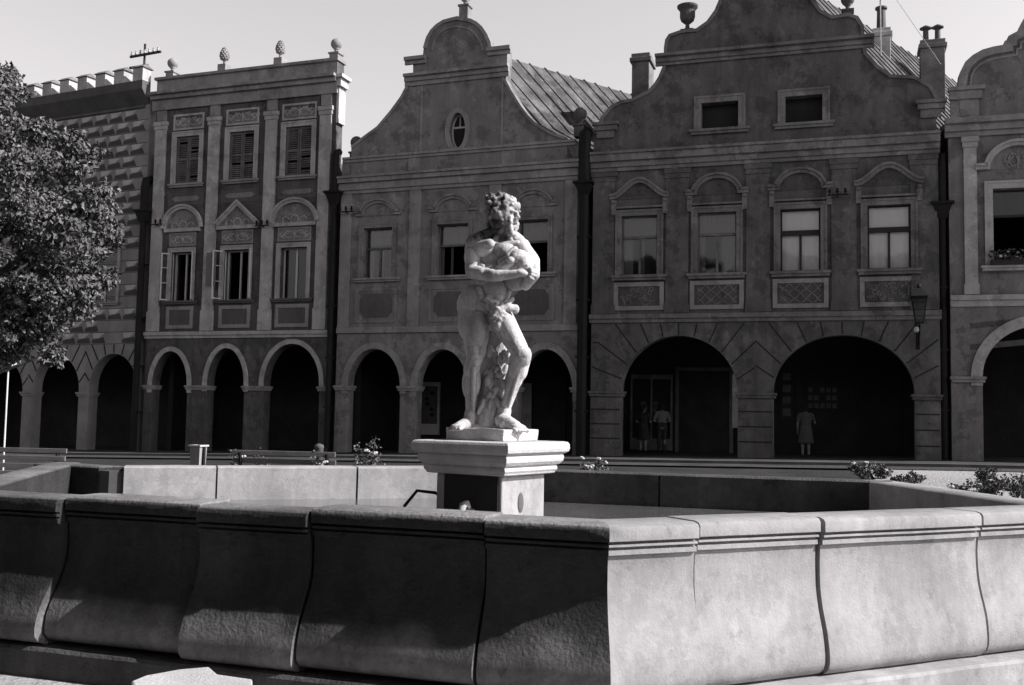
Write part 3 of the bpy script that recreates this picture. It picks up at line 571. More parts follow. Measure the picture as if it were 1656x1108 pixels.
for i,r in enumerate(loB):
    surround(hB,r,'trim_light',.14,.05); sill(hB,r,'trim_dark',.3,.12,.16)
    panel(hB,r[0]-.14,r[1]+.14,r[3]+.22,r[3]+.72,'trim_mid','stucco_c',0,.05,.03,'scroll','trim_light')
    hood(hB,r,'trim_light','tri' if i==1 else 'arch',r[3]+.88,.72,.3,.12,'stucco_c'); 
    z=r[3]+1.0; m=MB().band(arc((r[0]+r[1])/2,z,.16,.16,0,345,10),-.02,.02,-.05,-.018,closed=True)
    for s in (-1,1): m.band(arc((r[0]+r[1])/2+s*.36,z-.02,.14,.12,0,270,10),-.015,.015,-.05,-.018)
    m.build('ornament','trim_light',hB)
    panel(hB,r[0]-.14,r[1]+.14,zc+.22,r[2]-.2,'trim_mid','trim_dark',0,.13,.04)
    if i==2: window(hB,r,'wood_white','two','glass_dirty',[(.0,.5,0,1,'curtain_grey')])
    else:
        W=window(hB,r,'wood_white','plain','glass_dirty',None,open_=1); wd=(r[1]-r[0])/2
        MB().box((r[0]+r[1])/2+.02,(r[0]+r[1])/2+.07,.2,.27,r[2]+.05,r[3]-.05).build('mullion','wood_white',W)
        casement(hB,W,r[0],r[2]+.03,r[3]-.03,wd,-128+10*i); casement(hB,W,r[1],r[2]+.03,r[3]-.03,wd,-62+4*i)
        if i==1: MB().box(r[0]-.55,r[0]-.15,-.32,-.28,r[3]-1.35,r[3]-.12).build('bedding','curtain_grey',hB)
for a in aB: ring(hB,a,'trim_light',.17,.05)
for a,b in ((U0,aB[0][0]+.05),(aB[0][1]-.05,aB[1][0]+.05),(aB[1][1]-.05,aB[2][0]+.05),(aB[2][1]-.05,U1)): impost(hB,a,b,aB[0][2]+.02,'trim_mid',.06)
body(hB,U0,U1,zc-.1,zCr-3,mt='stucco_dark')
MB().prism([(U0+.1,zCr-3),(U1-.1,zCr-3),(U1-.1,zCr-2.9),(U0+.1,zCr-2.0)],TH+.01,12).build('roof','roof_tile',hB)
for x,y,k in ((273,122,'b'),(357,113,'c'),(448,101,'c'),(539,92,'b')):
    u=P.uz(x,y)[0]; (ball_finial if k=='b' else cone_finial)(hB,min(u,U1-.2),zP+.1,'trim_mid',**({'r':.2,'ped':.2} if k=='b' else {}))
insulators(hB,U0+.4,P.uz(260,365)[1]); insulators(hB,P.uz(430,367)[0],P.uz(430,367)[1])
m=MB()
for k in range(3): MB
# =================================================================== HOUSE A : sgraffito house with crenellations
hA=house(PA,'sgraffito house with a crenellated parapet on the left, half hidden by the tree')
P=PA; U0,U1=-6.0,9.5
aA=[px_arch(P,-130,-62,584,640),px_arch(P,-42,34,579,634),px_arch(P,50,125,575,630),px_arch(P,141,218,572,628)]
wA=[P.rect(138,190,405,492),P.rect(20,70,410,492)]; wA=level(wA)
zP=P.uz(166,162)[1]
MB().prism(outline(U0,U1,aA,[(U1,zP),(U0,zP)]),0,TH,0,[rc(r) for r in wA]).build('wall','sgraffito_mid',hA)
# crenellated parapet carried out on a coved underside
pu=P.uz(235,150)[0]; PRJ=.42
zb_=zP-.1; zm=P.uz(150,142,PRJ)[1]; zt_=P.uz(150,122,PRJ)[1]
uR=min(P.uz(233,120,PRJ)[0],U1-.02)
m=MB(); m.add([(u,y,z) for u in (U0,uR) for y,z in ((-.001,zb_-.35),(-PRJ,zb_+.15),(-PRJ,zm),(.0,zm))],[(0,1,5,4),(1,2,6,5),(2,3,7,6),(3,0,4,7),(0,3,2,1),(4,5,6,7)])
m.build('parapet','trim_dark',hA)
pitch=.97; u=uR-.5
while u>U0:
    mo=MB().box(u,u+.5,-PRJ,.0,zm+.002,zt_).build('merlon','trim_pale',hA)
    MB().add([(u-.06,-PRJ-.08,zt_+.001),(u+.56,-PRJ-.08,zt_+.001),(u+.56,.08,zt_+.001),(u-.06,.08,zt_+.001),(u-.02,-PRJ*.5-.05,zt_+.16),(u+.52,-PRJ*.5-.05,zt_+.16)],[(0,1,5,4),(2,3,4,5),(1,2,5),(3,0,4),(0,3,2,1)]).build('merlon_cap','roof_tile',mo)
    u-=pitch
cornice(hA,'trim_dark',U0,U1-.25,[(zb_-.46,zb_-.36,.08)])
# sgraffito envelope blocks: light and dark painted facets
zc=P.uz(140,557)[1]; m=MB(); z=zc; row=0; ph=.45; bw_=.78
while z<zb_-.55:
    u=U1-.15-(bw_/2 if row%2 else 0)-bw_
    while u>-3:
        a,b,c,d=u+.03,u+bw_-.03,z+.03,z+ph-.03
        if not any(r[0]-.25<b and a<r[1]+.25 and r[2]-.2<d and c<r[3]+.3 for r in wA) and not (z<zc+.9 and any(abs((a+b)/2-(q[0]+q[1])/2)<.42+.1*((z-zc)/ph) for q in aA) ):
            h=(d-c)
            m.add([(a,-.005,c),(b,-.005,c),(b,-.005,c+h*.02),(b-.12,-.005,c+h*.62),(b-.3,-.005,c+h*.5),(a+.08,-.005,c+h*.42),(a,-.005,c+h*.3)],[(0,1,2,3,4,5,6)],1)
            m.add([(a+.1,-.005,c+h*.48),(b-.33,-.005,c+h*.56),(b-.13,-.005,d-.03),(b-.04,-.005,d),(a+.04,-.005,d)],[(0,1,2,3,4)],0)
        u-=bw_
    m.add([(-3,-.004,z-.012),(U1-.02,-.004,z-.012),(U1-.02,-.004,z+.012),(-3,-.004,z+.012)],[(0,1,2,3)],1)
    z+=ph;row+=1
m.build('sgraffito',['sgraffito_light','sgraffito_dark'],hA)
S=[]
for i,a in enumerate(aA):
    ul=(aA[i-1][1]+a[0])/2 if i else U0; ur=(a[1]+aA[i+1][0])/2 if i<3 else U1-.05
    S+=voussoirs(a,0,zc-.02,ul,ur,9,12,168)
lines(hA,S,.06,'joint')
for a,b in ((aA[0][1]-.05,aA[1][0]+.05),(aA[1][1]-.05,aA[2][0]+.05),(aA[2][1]-.05,aA[3][0]+.05),(aA[3][1]-.05,U1)): impost(hA,a,b,aA[1][2]+.02,'trim_mid',.05)
for r in wA: window(hA,r,'wood_white','cross','glass_dirty'); surround(hA,r,'trim_light',.12,.05); sill(hA,r,'trim_mid')
body(hA,U0,U1,zc-.1,zP-3,mt='stucco_dark')
MB().prism([(U0+.1,zP-3),(U1-.1,zP-3),(U1-.1,zP-2.9),(U0+.1,zP-2.0)],TH+.01,12).build('roof','roof_tile',hA)
# telegraph crossarms on the roof of A
u,z=P.uz(234,88,-.9); y=.9
m=MB().tube([(u,y,z-3.0),(u,y,z+.42)],.045,mi=1).box(u-.75,u+.85,y-.05,y+.03,z-.05,z+.03,1).box(u-.75,u+.2,y-.05,y+.03,z-.5,z-.42,1)
for k in range(7): m.lathe([(.04,0),(.05,.05),(.03,.1),(.04,.14),(.01,.17)],(u-.68+k*.23,y-.01,z+.04),n=8)
m.build('telegraph_crossarm',['trim_pale','wood_dark'],hA)
# =================================================================== HOUSE E : cut by the right edge of the frame
hE=house(PE,'house cut off by the right edge, with scrolled gable, flower box and one visible arch')
P=PE; U0,U1=.12,11
aE=[px_arch(P,1590,1790,526,610)]; a=aE[0]; aE.append((a[1]+.9,a[1]+.9+(a[1]-a[0]),a[2],a[3]))
wE=[P.rect(1606,1690,304,430)]; r=wE[0]; wE+=[(r[0]+3.1,r[1]+3.1,r[2],r[3]),(r[0]+6.2,r[1]+6.2,r[2],r[3])]
gp=[P.uz(*p) for p in [(1553,190),(1551,165),(1549,140),(1552,118),(1560,102),(1572,91),(1588,82),(1606,77),(1624,74),(1624,68),(1630,66),(1630,60),(1645,52),(1650,40),(1656,30)]]
zE=P.uz(1600,200)[1]; uc=(U0+U1)/2; gr=[(2*uc-x,z) for x,z in gp[::-1]]; pk=gp[-1][1]+1.8
top=[(U1,zE)]+[(x,z) for x,z in reversed(gr)]+arc(uc,pk-.8,1.6,.8,0,180,10)+gp[::-1]+[(U0,zE)]
MB().prism(outline(U0,U1,aE,top),0,TH,0,[rc(r) for r in wE]).build('wall','stucco_mid',hE)
MB().band(gp,0,-.22,-.1,.006).band(gp,-.3,-.36,-.03,.006).build('gable_moulding','trim_mid',hE)
cornice(hE,'trim_mid',U0-.1,U1,[(zE-.35,zE-.2,.08),(zE-.2,zE,.16),(zE,zE+.16,.28)])
u=P.uz(1570,160)[0]; zz=P.uz(1570,145)[1]; MB().box(U0,u+.35,-.22,.01,zz-.05,zz+.06).box(U0+.03,u+.28,-.15,.009,zz-.3,zz-.052).box(U0+.06,u+.2,-.08,.008,zz-1,zz-.302).build('console','trim_mid',hE)
zc=P.uz(1620,484)[1]; cornice(hE,'trim_light',U0,U1,[(zc-.2,zc-.02,.06),(zc-.02,zc+.12,.13)],'string_course')
pilaster(hE,'trim_light',P.uz(1559,350)[0],P.uz(1580,350)[0],zc+.14,zE-.37,.08,.3,.3)
for i,r in enumerate(wE):
    window(hE,r,'wood_dark','tee','glass_dirty',[(0,1,.68,.98,'curtain_grey')],trans=.66,open_=2); surround(hE,r,'trim_light',.2,.06); sill(hE,r,'trim_light',.35,.14,.26)
    hood(hE,r,'trim_light','seg',r[3]+.55,.65,.45,.14,'stucco_c'); ornament(hE,r[0]+.3,r[1]-.3,r[3]+.5,r[3]+1.1,'trim_mid','scroll',-.06)
r=wE[0]; fb=MB().box(r[0]-.1,r[1]+.1,-.3,-.1,r[2]+.0,r[2]+.16).build('flower_box','wood_dark',hE)
m=MB()
for k in range(240):
    c=Vector((random.uniform(r[0]-.15,r[1]+.1),random.uniform(-.35,-.08),r[2]+.16+random.uniform(-.05,.28))); s=random.uniform(.03,.06); a_=Vector([random.gauss(0,1) for _ in range(3)]).normalized()*s; b_=a_.cross(Vector([random.gauss(0,1) for _ in range(3)]).normalized())
    m.add([c-a_,c-b_,c+a_,c+b_],[(0,1,2,3)],1 if random.random()<.12 else 0)
m.build('flowers',['leaf_dark','petal'],fb)
ring(hE,aE[0],'trim_light',.3,.05)
S=[]
for z in (zc-.75,zc-1.35): S.append([(U0+.5,z),(U0+3,z+.25)])
lines(hE,S,.16,'stucco_dark')
impost(hE,U0,aE[0][0]+.06,aE[0][2],'trim_mid')
body(hE,U0,U1,zc-.1,zE-.2)
gable_roof(hE,U0-.1,U1+.1,uc,zE,pk-.9,'roof_tile',seam=0)
# =================================================================== drainpipes and gaps
def drain(par,u,ztop,zhop,r=.09,lab=None,y=-.16,elbow=None):
    m=MB().tube([(u,y,.1),(u,y,zhop-.35)],r,10)
    for z in (1.5,3.2,5,7): 
        if z<zhop-.6: m.box(u-r-.04,u+r+.04,y-r*.6,.01,z,z+.06)
    o=m.build('drainpipe','black_iron',par)
    MB().add([(u-.12,y-.1,zhop-.4),(u+.12,y-.1,zhop-.4),(u+.12,y+.1,zhop-.4),(u-.12,y+.1,zhop-.4),(u-.26,y-.2,zhop),(u+.26,y-.2,zhop),(u+.26,y+.15,zhop),(u-.26,y+.15,zhop)],[(0,1,2,3),(4,5,6,7),(0,1,5,4),(1,2,6,5),(2,3,7,6),(3,0,4,7)]).box(u-.31,u+.31,y-.25,y+.16,zhop+.001,zhop+.08).build('rain_hopper','black_iron',o)
    if ztop>zhop: MB().tube([(u,y,zhop+.05),(u,y,ztop-.4),(u,y+.05,ztop-.1),(u,.1,ztop)],r*1.25,10).build('downpipe_head','black_iron',o)
    return o
drain(hC,.06,PC.uz(545,245)[1],PC.uz(533,316)[1],.1)
drain(hC,9.12,PC.uz(940,215)[1],PC.uz(943,300)[1],.16)
drain(hD,10.55,PD.uz(1540,245)[1],PD.uz(1540,330)[1],.1,y=.1)
MB().box(10.47,10.85,.6,.7,-.3,9.6).build('gap_wall','room_dark',hD)
u,z=PB.uz(236,300); o=drain(hA,9.62,PA.uz(237,290)[1],PA.uz(237,345)[1],.12,y=-.2)
# a further tiled roof seen between the gables
hr=empty('distant_house',(PB.O.x+8.6,PB.O.y+7.5,0),-R_(20),'low tiled-roof house glimpsed behind, between the tall parapet and the oval-window gable','house')
MB().box(-3,3,0,6,0,9.5).build('wall','stucco_mid',hr); MB().add([(-3.3,-.3,9.4),(3.3,-.3,9.4),(3.3,6.3,9.4),(-3.3,6.3,9.4),(-3.3,3,12.6),(3.3,3,12.6)],[(0,1,5,4),(2,3,4,5),(1,2,5),(3,0,4),(0,3,2,1)]).build('roof','roof_tile',hr)
# =================================================================== ground
def sheet(name,xs,qs_or_ys,fn,mt,kind='structure'):
    vs=[fn(x,y) for y in qs_or_ys for x in xs]; n=len(xs); m=MB().add(vs,[(j*n+i,j*n+i+1,(j+1)*n+i+1,(j+1)*n+i) for j in range(len(qs_or_ys)-1) for i in range(n-1)])
    return tag(m.build(name,mt,None,smooth=True),kind=kind)
xs=[-900,-400,-150,-80]+[-50+i*1.25 for i in range(81)]+[80,150,400,900]; ys=[-900,-300,-100,-40]+[-20+i*1.0 for i in range(75)]+[80,150,400,900]
def gfn(x,y):
    if x<-45 or x>45 or y>54 or y<-20:
        q,b=street(max(-50,min(50,x)),max(-20,min(54,y)))
    return (x,y,gz(max(-50,min(50,x)),max(-20,min(56,y)))-(0.0))
sheet('ground',xs,ys,gfn,'cobble')
# pavement in front of and under the arcades: strips parallel to the facades
nrm=[]
for i in range(len(FL)):
    a=Vector(FL[max(i-1,0)][:2]);b=Vector(FL[min(i+1,len(FL)-1)][:2]); d=(b-a).normalized(); nrm.append(Vector((d.y,-d.x)))
def off(i,q): return (FL[i][0]+nrm[i].x*q,FL[i][1]+nrm[i].y*q)
def qstrip(name,q0,q1,dz,mt,kerb=False,thick=None):
    m=MB(); rows=[]
    K=14
    for i in range(len(FL)-1):
        for k in range(K):
            t=k/K; rows.append((i,t))
    rows.append((len(FL)-2,1.0))
    pts=[]
    for i,t in rows:
        r=[]
        for q in (q0,(q0+q1)/2,q1):
            a=off(i,q);b=off(i+1,q); r.append((a[0]*(1-t)+b[0]*t,a[1]*(1-t)+b[1]*t,(FL[i][2]*(1-t)+FL[i+1][2]*t)+dz))
        if kerb: r.append((r[2][0],r[2][1],r[2][2]-.3))
        pts+=r
    w_=4 if kerb else 3
    m.add(pts,[(j*w_+i,j*w_+i+1,(j+1)*w_+i+1,(j+1)*w_+i) for j in range(len(rows)-1) for i in range(w_-1)])
    return tag(m.build(name,mt,None),kind='structure')
qstrip('pavement',-5.5,2.6,.0,'pavement_dark'); qstrip('kerb',2.602,2.85,.004,'trim_dark',True)
qstrip('road',2.86,4.6,-.075,'cobble_dark')
# pale gravel walk that catches the sun beyond the shade of the houses, and round the basin
m=MB(); rows=[]
for i in range(len(FL)-1):
    for k in range(24): rows.append((i,k/24))
rows.append((len(FL)-2,1.0)); QS=[4.7,5.6,6.5,7.5,8.6,9.8,11,13,15,17,19]; pts=[]
skipped=0
for i,t in rows:
    for q in QS:
        a=off(i,q);b=off(i+1,q); x=a[0]*(1-t)+b[0]*t; y=a[1]*(1-t)+b[1]*t; pts.append((x,y,gz(x,y)+.035))
    if pts[-len(QS)][0]<8.5: pts=pts[:-len(QS)]; skipped=skipped+1
w_=len(QS); m.add(pts,[(j*w_+i,j*w_+i+1,(j+1)*w_+i+1,(j+1)*w_+i) for j in range(len(rows)-1-skipped) for i in range(w_-1)])
tag(m.build('gravel_path','gravel',None),kind='structure')
m=MB(); m.prism([(math.cos(a)*rx-.2,math.sin(a)*ry+8.9) for a,rx,ry in [(2*math.pi*i/48,6.6,5.3) for i in range(48)]],0,.02); m.v=[(x,z,-.128+.018*(y>0)) for x,y,z in m.v]
tag(m.build('paving','gravel',None),kind='structure')
# =================================================================== fountain
RZ=1.05
fo=empty('fountain_basin',(-.2,8.8,-.2),0,'large polygonal stone fountain basin with bulging wall slabs in the foreground','fountain')
FO=Vector((-.2,8.8,-.2))
def make_prof(B):
    # B: how far the belly of the slab swells beyond the waist
    top=[(-.36,RZ-.015),(-.34,RZ),(-.05,RZ),(-.014,RZ-.01),(0,RZ-.03),(0,RZ-.088),(-.004,RZ-.092),(-.04,RZ-.094),(-.042,RZ-.106),(-.014,RZ-.109),(-.012,RZ-.121),(-.015,RZ-.124),(-.042,RZ-.126),(-.044,RZ-.138),(-.026,RZ-.141),(-.025,RZ-.168),(-.045,RZ-.172),(-.048,RZ-.18)]
    belly=[(0,.78),(.0,.70),(.05,.63),(.17,.56),(.36,.49),(.58,.42),(.79,.35),(.93,.28),(1.,.21),(.97,.16),(.8,.12),(.4,.09)]
    return top+[(-.055+B*t,z) for t,z in belly]+[(-.36,.083)]
prof=make_prof(.085); profL=make_prof(.19); profN=make_prof(.14)
prof_in=[(-.5,RZ-.5)]
def sweep(path,pr,off_=0,dz=0,jit=0,sub=.12):
    # path anticlockwise-outside-on-the-right polyline in xy; outward = right of travel
    P_=[Vector(p) for p in path]; Q=[];N=[]
    n=len(P_)
    for i in range(n):
        if i>0:
            pass
        a=P_[max(i-1,0)];c=P_[min(i+1,n-1)]
        d1=(P_[i]-a).normalized() if i>0 else (c-P_[i]).normalized(); d2=(c-P_[i]).normalized() if i<n-1 else d1
        n1=Vector((d1.y,-d1.x));n2=Vector((d2.y,-d2.x)); nn=(n1+n2).normalized(); nn=nn/max(.3,nn.dot(n1))
        Q.append(P_[i]);N.append(nn)
        if i<n-1:
            L=(P_[i+1]-P_[i]).length; k=max(1,int(L/sub))
            for j in range(1,k): Q.append(P_[i].lerp(P_[i+1],j/k)); N.append(n2)
    # linear blend avoids kinks: offsets computed per segment
    vs=[];m=len(pr)
    for q,nn in zip(Q,N):
        for o,z in pr:
            e=0
            if jit: e=jit*noise.noise(Vector((q.x*1.7+o*3,q.y*1.7,z*2.4)))+jit*.5*noise.noise(Vector((q.x*6,q.y*6,z*7)))
            p=q+nn*(o+off_+e); vs.append((p.x-FO.x,p.y-FO.y,z+dz-FO.z+e*.4))
    fs=[(j*m+i,j*m+(i+1)%m,(j+1)*m+(i+1)%m,(j+1)*m+i) for j in range(len(Q)-1) for i in range(m)]
    tr=tessellate_polygon([[Vector((o,z,0)) for o,z in pr]]); b=(len(Q)-1)*m
    fs+=[tuple(t) for t in tr]+[tuple(b+i for i in reversed(t)) for t in tr]
    return MB().add(vs,fs)
def onz(x,y): 
    r=ray(x,y);t=(RZ-EYE.z)/r.z;P_=EYE+r*t; return (P_.x,P_.y)
def lerp2(a,b,t): return (a[0]+(b[0]-a[0])*t,a[1]+(b[1]-a[1])*t)
N_=(.56,5.74); LC=(-4.15,7.33); RC=(4.35,7.60); BRc=(4.0,10.75); Fc=(-.55,12.15); BLc=(-5.15,11.55)
BL1=(-4.12,11.0)
def onL(x):  # point of the left wall under image column x
    d=Vector(LC)-Vector(N_); r=ray(x,830); # solve N+t d on ray ratio x/y
    k=r.x/r.y; t=(k*N_[1]-N_[0])/(d.x-k*d.y); return lerp2(N_,LC,t)
def onR(x):
    d=Vector(RC)-Vector(N_); r=ray(x,845); k=r.x/r.y; t=(k*N_[1]-N_[0])/(d.x-k*d.y); return lerp2(N_,RC,t)
g=.010
def cut(a,b,g_=g):
    a=Vector(a);b=Vector(b);d=(b-a).normalized()*g_; return tuple(a+d),tuple(b-d)
# travelling so that outward lies on the right: from left to right along the front
j95,j310,j500,j785=onL(97),onL(318),onL(500),onL(783); k1130,k1330,k1590=onR(1130),onR(1330),onR(1588)
def blk(path,mt,off_=0,dz=0,pr=prof,jit=.007): return sweep(path,pr,off_,dz,jit).build('wall_block',mt,fo,smooth=False,bevel=0)
def trim(path,g_=g):
    p=[tuple(Vector(q)) for q in path]; a,_=cut(p[0],p[1],g_); _,b=cut(p[-2],p[-1],g_); p[0]=a;p[-1]=b; return p
OBJ=[]
OBJ.append(blk(trim([BL1,BLc,LC,j95]),'stone_shaded',.03,-.012,profL))
OBJ.append(blk(trim([j95,j310]),'stone_shaded',-.035,.0,profL)); OBJ.append(blk(trim([j310,j500]),'stone_shaded',.02,-.016,profL)) 
OBJ.append(blk(trim([j500,j785]),'stone_shaded',-.01,.01,profL)); OBJ.append(blk(trim([j785,N_,k1130]),['stone_shaded','stone_basin'],.02,.0,profN))  # same stone both sides: shade painted into the left faces' colour
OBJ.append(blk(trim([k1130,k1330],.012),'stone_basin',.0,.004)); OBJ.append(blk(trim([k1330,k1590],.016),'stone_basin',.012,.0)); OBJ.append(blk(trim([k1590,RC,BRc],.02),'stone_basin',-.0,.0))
mid1=lerp2(BRc,Fc,.5)
OBJ.append(blk(trim([BRc,mid1]),'stone_half_shaded',0,0)); OBJ.append(blk(trim([mid1,lerp2(mid1,Fc,.97)]),'stone_half_shaded',0,0)); OBJ.append(blk(trim([lerp2(mid1,Fc,.98),Fc,lerp2(Fc,BL1,.35)]),'stone_basin',0,.0)); OBJ.append(blk(trim([lerp2(Fc,BL1,.35),lerp2(Fc,BL1,.75)]),'stone_basin',0.01,0)); OBJ.append(blk(trim([lerp2(Fc,BL1,.75),BL1]),'stone_basin',0,.0))  # right-hand back slabs use a darker copy, shade painted into its colour
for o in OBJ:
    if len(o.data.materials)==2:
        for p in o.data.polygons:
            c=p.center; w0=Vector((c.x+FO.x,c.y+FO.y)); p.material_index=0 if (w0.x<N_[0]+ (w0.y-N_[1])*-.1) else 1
    for p in o.data.polygons: p.use_smooth=True
    try: o.data.set_sharp_from_angle(angle=R_(38))
    except Exception: pass
ringp=[LC,N_,RC,BRc,Fc,BL1,BLc,LC]
# inner lining below the rim and step outside
def closed_sweep(pts,pr,name,mt,jit=.004):
    P_=[Vector(p) for p in pts[:-1]]; n=len(P_); vs=[];m=len(pr); Q=[];NN=[]
    for i in range(n):
        d1=(P_[i]-P_[i-1]).normalized();d2=(P_[(i+1)%n]-P_[i]).normalized(); n1=Vector((d1.y,-d1.x));n2=Vector((d2.y,-d2.x)); nn=(n1+n2).normalized(); nn=nn/max(.3,nn.dot(n1)); Q.append(P_[i]);NN.append(nn)
        L=(P_[(i+1)%n]-P_[i]).length;k=max(2,int(L/.25))
        for j in range(1,k): Q.append(P_[i].lerp(P_[(i+1)%n],j/k));NN.append(n2)
    for q,nn in zip(Q,NN):
        for o,z in pr:
            e=jit*noise.noise(Vector((q.x*3,q.y*3,z*3+o))); p=q+nn*(o+e); vs.append((p.x-FO.x,p.y-FO.y,z-FO.z+e))
    N2=len(Q); fs=[(j*m+i,j*m+(i+1)%m,((j+1)%N2)*m+(i+1)%m,((j+1)%N2)*m+i) for j in range(N2) for i in range(m)]
    return MB().add(vs,fs).build(name,mt,fo)
closed_sweep(ringp,[(-.37,.09),(-.35,.08),(-.35,-.25),(-.6,-.25),(-.6,.09)],'inner_footing','stone_basin')
step_l=[( -.2,.081),(.15,.08),(.165,.06),(.168,-.30),(-.2,-.30)]
stp=closed_sweep(ringp,step_l,'step',['stone_half_shaded','stone_basin'],.008)
for p in stp.data.polygons: p.material_index=0 if p.center.x+FO.x<N_[0] else 1  # left part of the step takes the copy with painted shade
# basin floor and water
W_=[(p[0]-FO.x,p[1]-FO.y) for p in ringp[:-1]]
cx=sum(p[0] for p in W_)/7; cy=sum(p[1] for p in W_)/7
def poly_sheet(name,s,z,mt):
    P2=[(cx+(x-cx)*s,cy+(y-cy)*s) for x,y in W_]; tr=tessellate_polygon([[Vector((x,y,0)) for x,y in P2]]); return MB().add([(x,y,z-FO.z) for x,y in P2],[tuple(t) for t in tr]).build(name,mt,None)
bf=poly_sheet('basin_floor',.93,-.1,'stone_basin'); bf.parent=fo
wt=poly_sheet('water',.93,.70,'water'); wt.location=FO; tag(wt,kind='structure')
# joint shadows inside gaps : backing mortar recessed
closed_sweep(ringp,[(-.32,RZ-.05),(-.2,RZ-.05),(-.2,.1),(-.32,.1)],'mortar_core','trim_dark',0)
# =================================================================== pedestal
PC_=Vector((-.157,8.78,0)); pa=-R_(33.2)
ped=empty('statue_pedestal',(PC_.x,PC_.y,0),pa,'square stone pedestal with thick moulded cap standing in the basin','pedestal')
def sq_lathe(prof,seg=1):
    vs=[];m=len(prof)
    for h,z in prof:
        for sx,sy in((-1,-1),(1,-1),(1,1),(-1,1)): vs.append((sx*h,sy*h,z))
    fs=[(j*4+i,j*4+(i+1)%4,(j+1)*4+(i+1)%4,(j+1)*4+i) for j in range(m-1) for i in range(4)]+[(3,2,1,0),tuple((m-1)*4+i for i in range(4))]
    return MB().add(vs,fs)
capm=sq_lathe([(.36,1.158),(.395,1.165),(.40,1.18),(.415,1.2),(.41,1.225),(.40,1.23),(.43,1.245),(.45,1.27),(.455,1.3),(.45,1.322),(.44,1.328),(.465,1.335),(.485,1.35),(.492,1.375),(.49,1.41),(.478,1.43),(.45,1.436)])
c_=capm.build('cap','stone_pale',ped,bevel=.012)
sq_lathe([(.34,-.1),(.34,.66),(.333,.7),(.333,1.157)]).build('shaft','stone_basin',ped,bevel=.015)
MB().box(-.24,.30,-.345,-.334,.5,1.15).build('shaft_panel_shade','room_dark',ped)  # recess panel drawn as a black plate, its shade put into the colour
m=MB(); 
m.ell((.06,-.37,.80),(.07,.06,.09),n=14); m.tube([(.05,-.38,.86),(.06,-.44,.93),(.07,-.5,.92),(.08,-.54,.84),(.085,-.56,.76)],[.025,.03,.03,.028,.022],10)
m.build('spout_mask','stone_basin',ped,smooth=True)
MB().ell((.335,-.05,.93),(.012,.045,.085),n=12).build('oval_stain','trim_dark',ped)  # dark oval stain on the right face, built as a thin disk
MB().tube([(-.336,-.1,.92),(-.42,-.24,.98),(-.5,-.38,1.0),(-.62,-.4,.86)],.014,8).build('water_pipe','black_iron',ped)
# =================================================================== blob sculpting
def sculpt(mb,name,mt,parent,voxel=.011,smooth_it=4,rough=0,loc=None,sc=14):
    o=mb.build(name,mt,parent,smooth=True,loc=loc)
    r=o.modifiers.new('remesh','REMESH'); r.mode='VOXEL'; r.voxel_size=voxel; r.use_smooth_shade=True
    s=o.modifiers.new('smooth','SMOOTH'); s.factor=.5; s.iterations=smooth_it
    if rough:
        t=bpy.data.textures.new(name+'_rough','CLOUDS'); t.noise_scale=.06; t.noise_depth=3
        d=o.modifiers.new('weathering','DISPLACE'); d.texture=t; d.strength=rough; d.mid_level=.5; d.texture_coords='LOCAL'
    return o
SY=8.78
def sp(x,y,d):  # a statue point measured on the plane of the pedestal, d metres towards the viewer
    p=atY(x,y,SY-d); return Vector((p.x-PC_.x,p.y-PC_.y,p.z-1.436))
S_=188.
st=empty('statue',(PC_.x,PC_.y,1.436),0,'weathered stone statue of a bearded nude man hugging a bundle on the pedestal','statue')
m=MB()
# irregular rock base
bs=MB(); n_=14
def rbox(hx,hy,z0,z1,ang):
    b=MB(); k=10; vs=[]
    c=math.cos(ang);s=math.sin(ang)
    for z in (z0,(z0+z1)/2,z1):
        per=[(-hx+2*hx*i/k,-hy) for i in range(k)]+[(hx,-hy+2*hy*i/k) for i in range(k)]+[(hx-2*hx*i/k,hy) for i in range(k)]+[(-hx,hy-2*hy*i/k) for i in range(k)]
        for x,y in per:
            e=.018*noise.noise(Vector((x*7,y*7,z*9))); f=1+e/.25; vs.append(((x*f)*c-(y*f)*s,(x*f)*s+(y*f)*c,z+(.012*noise.noise(Vector((x*5,y*5,3))) if z==z1 else 0)))
    q=4*k; fs=[(j*q+i,j*q+(i+1)%q,(j+1)*q+(i+1)%q,(j+1)*q+i) for j in range(2) for i in range(q)]+[tuple(range(q-1,-1,-1)),tuple(2*q+i for i in range(q))]
    return b.add(vs,fs)
rbox(.30,.27,0.001,.10,pa).build('base','stone_pale',st,bevel=.008)
def E_(x,y,d,rx,ry,rd,rz=0):
    rot=Matrix.Rotation(R_(rz),3,'Y'); m.ell(sp(x,y,d),(rx/S_,rd/S_,ry/S_),rot,n=18)
def K_(x0,y0,d0,x1,y1,d1,r0,r1): m.cap(sp(x0,y0,d0),sp(x1,y1,d1),r0/S_,r1/S_,n=16)
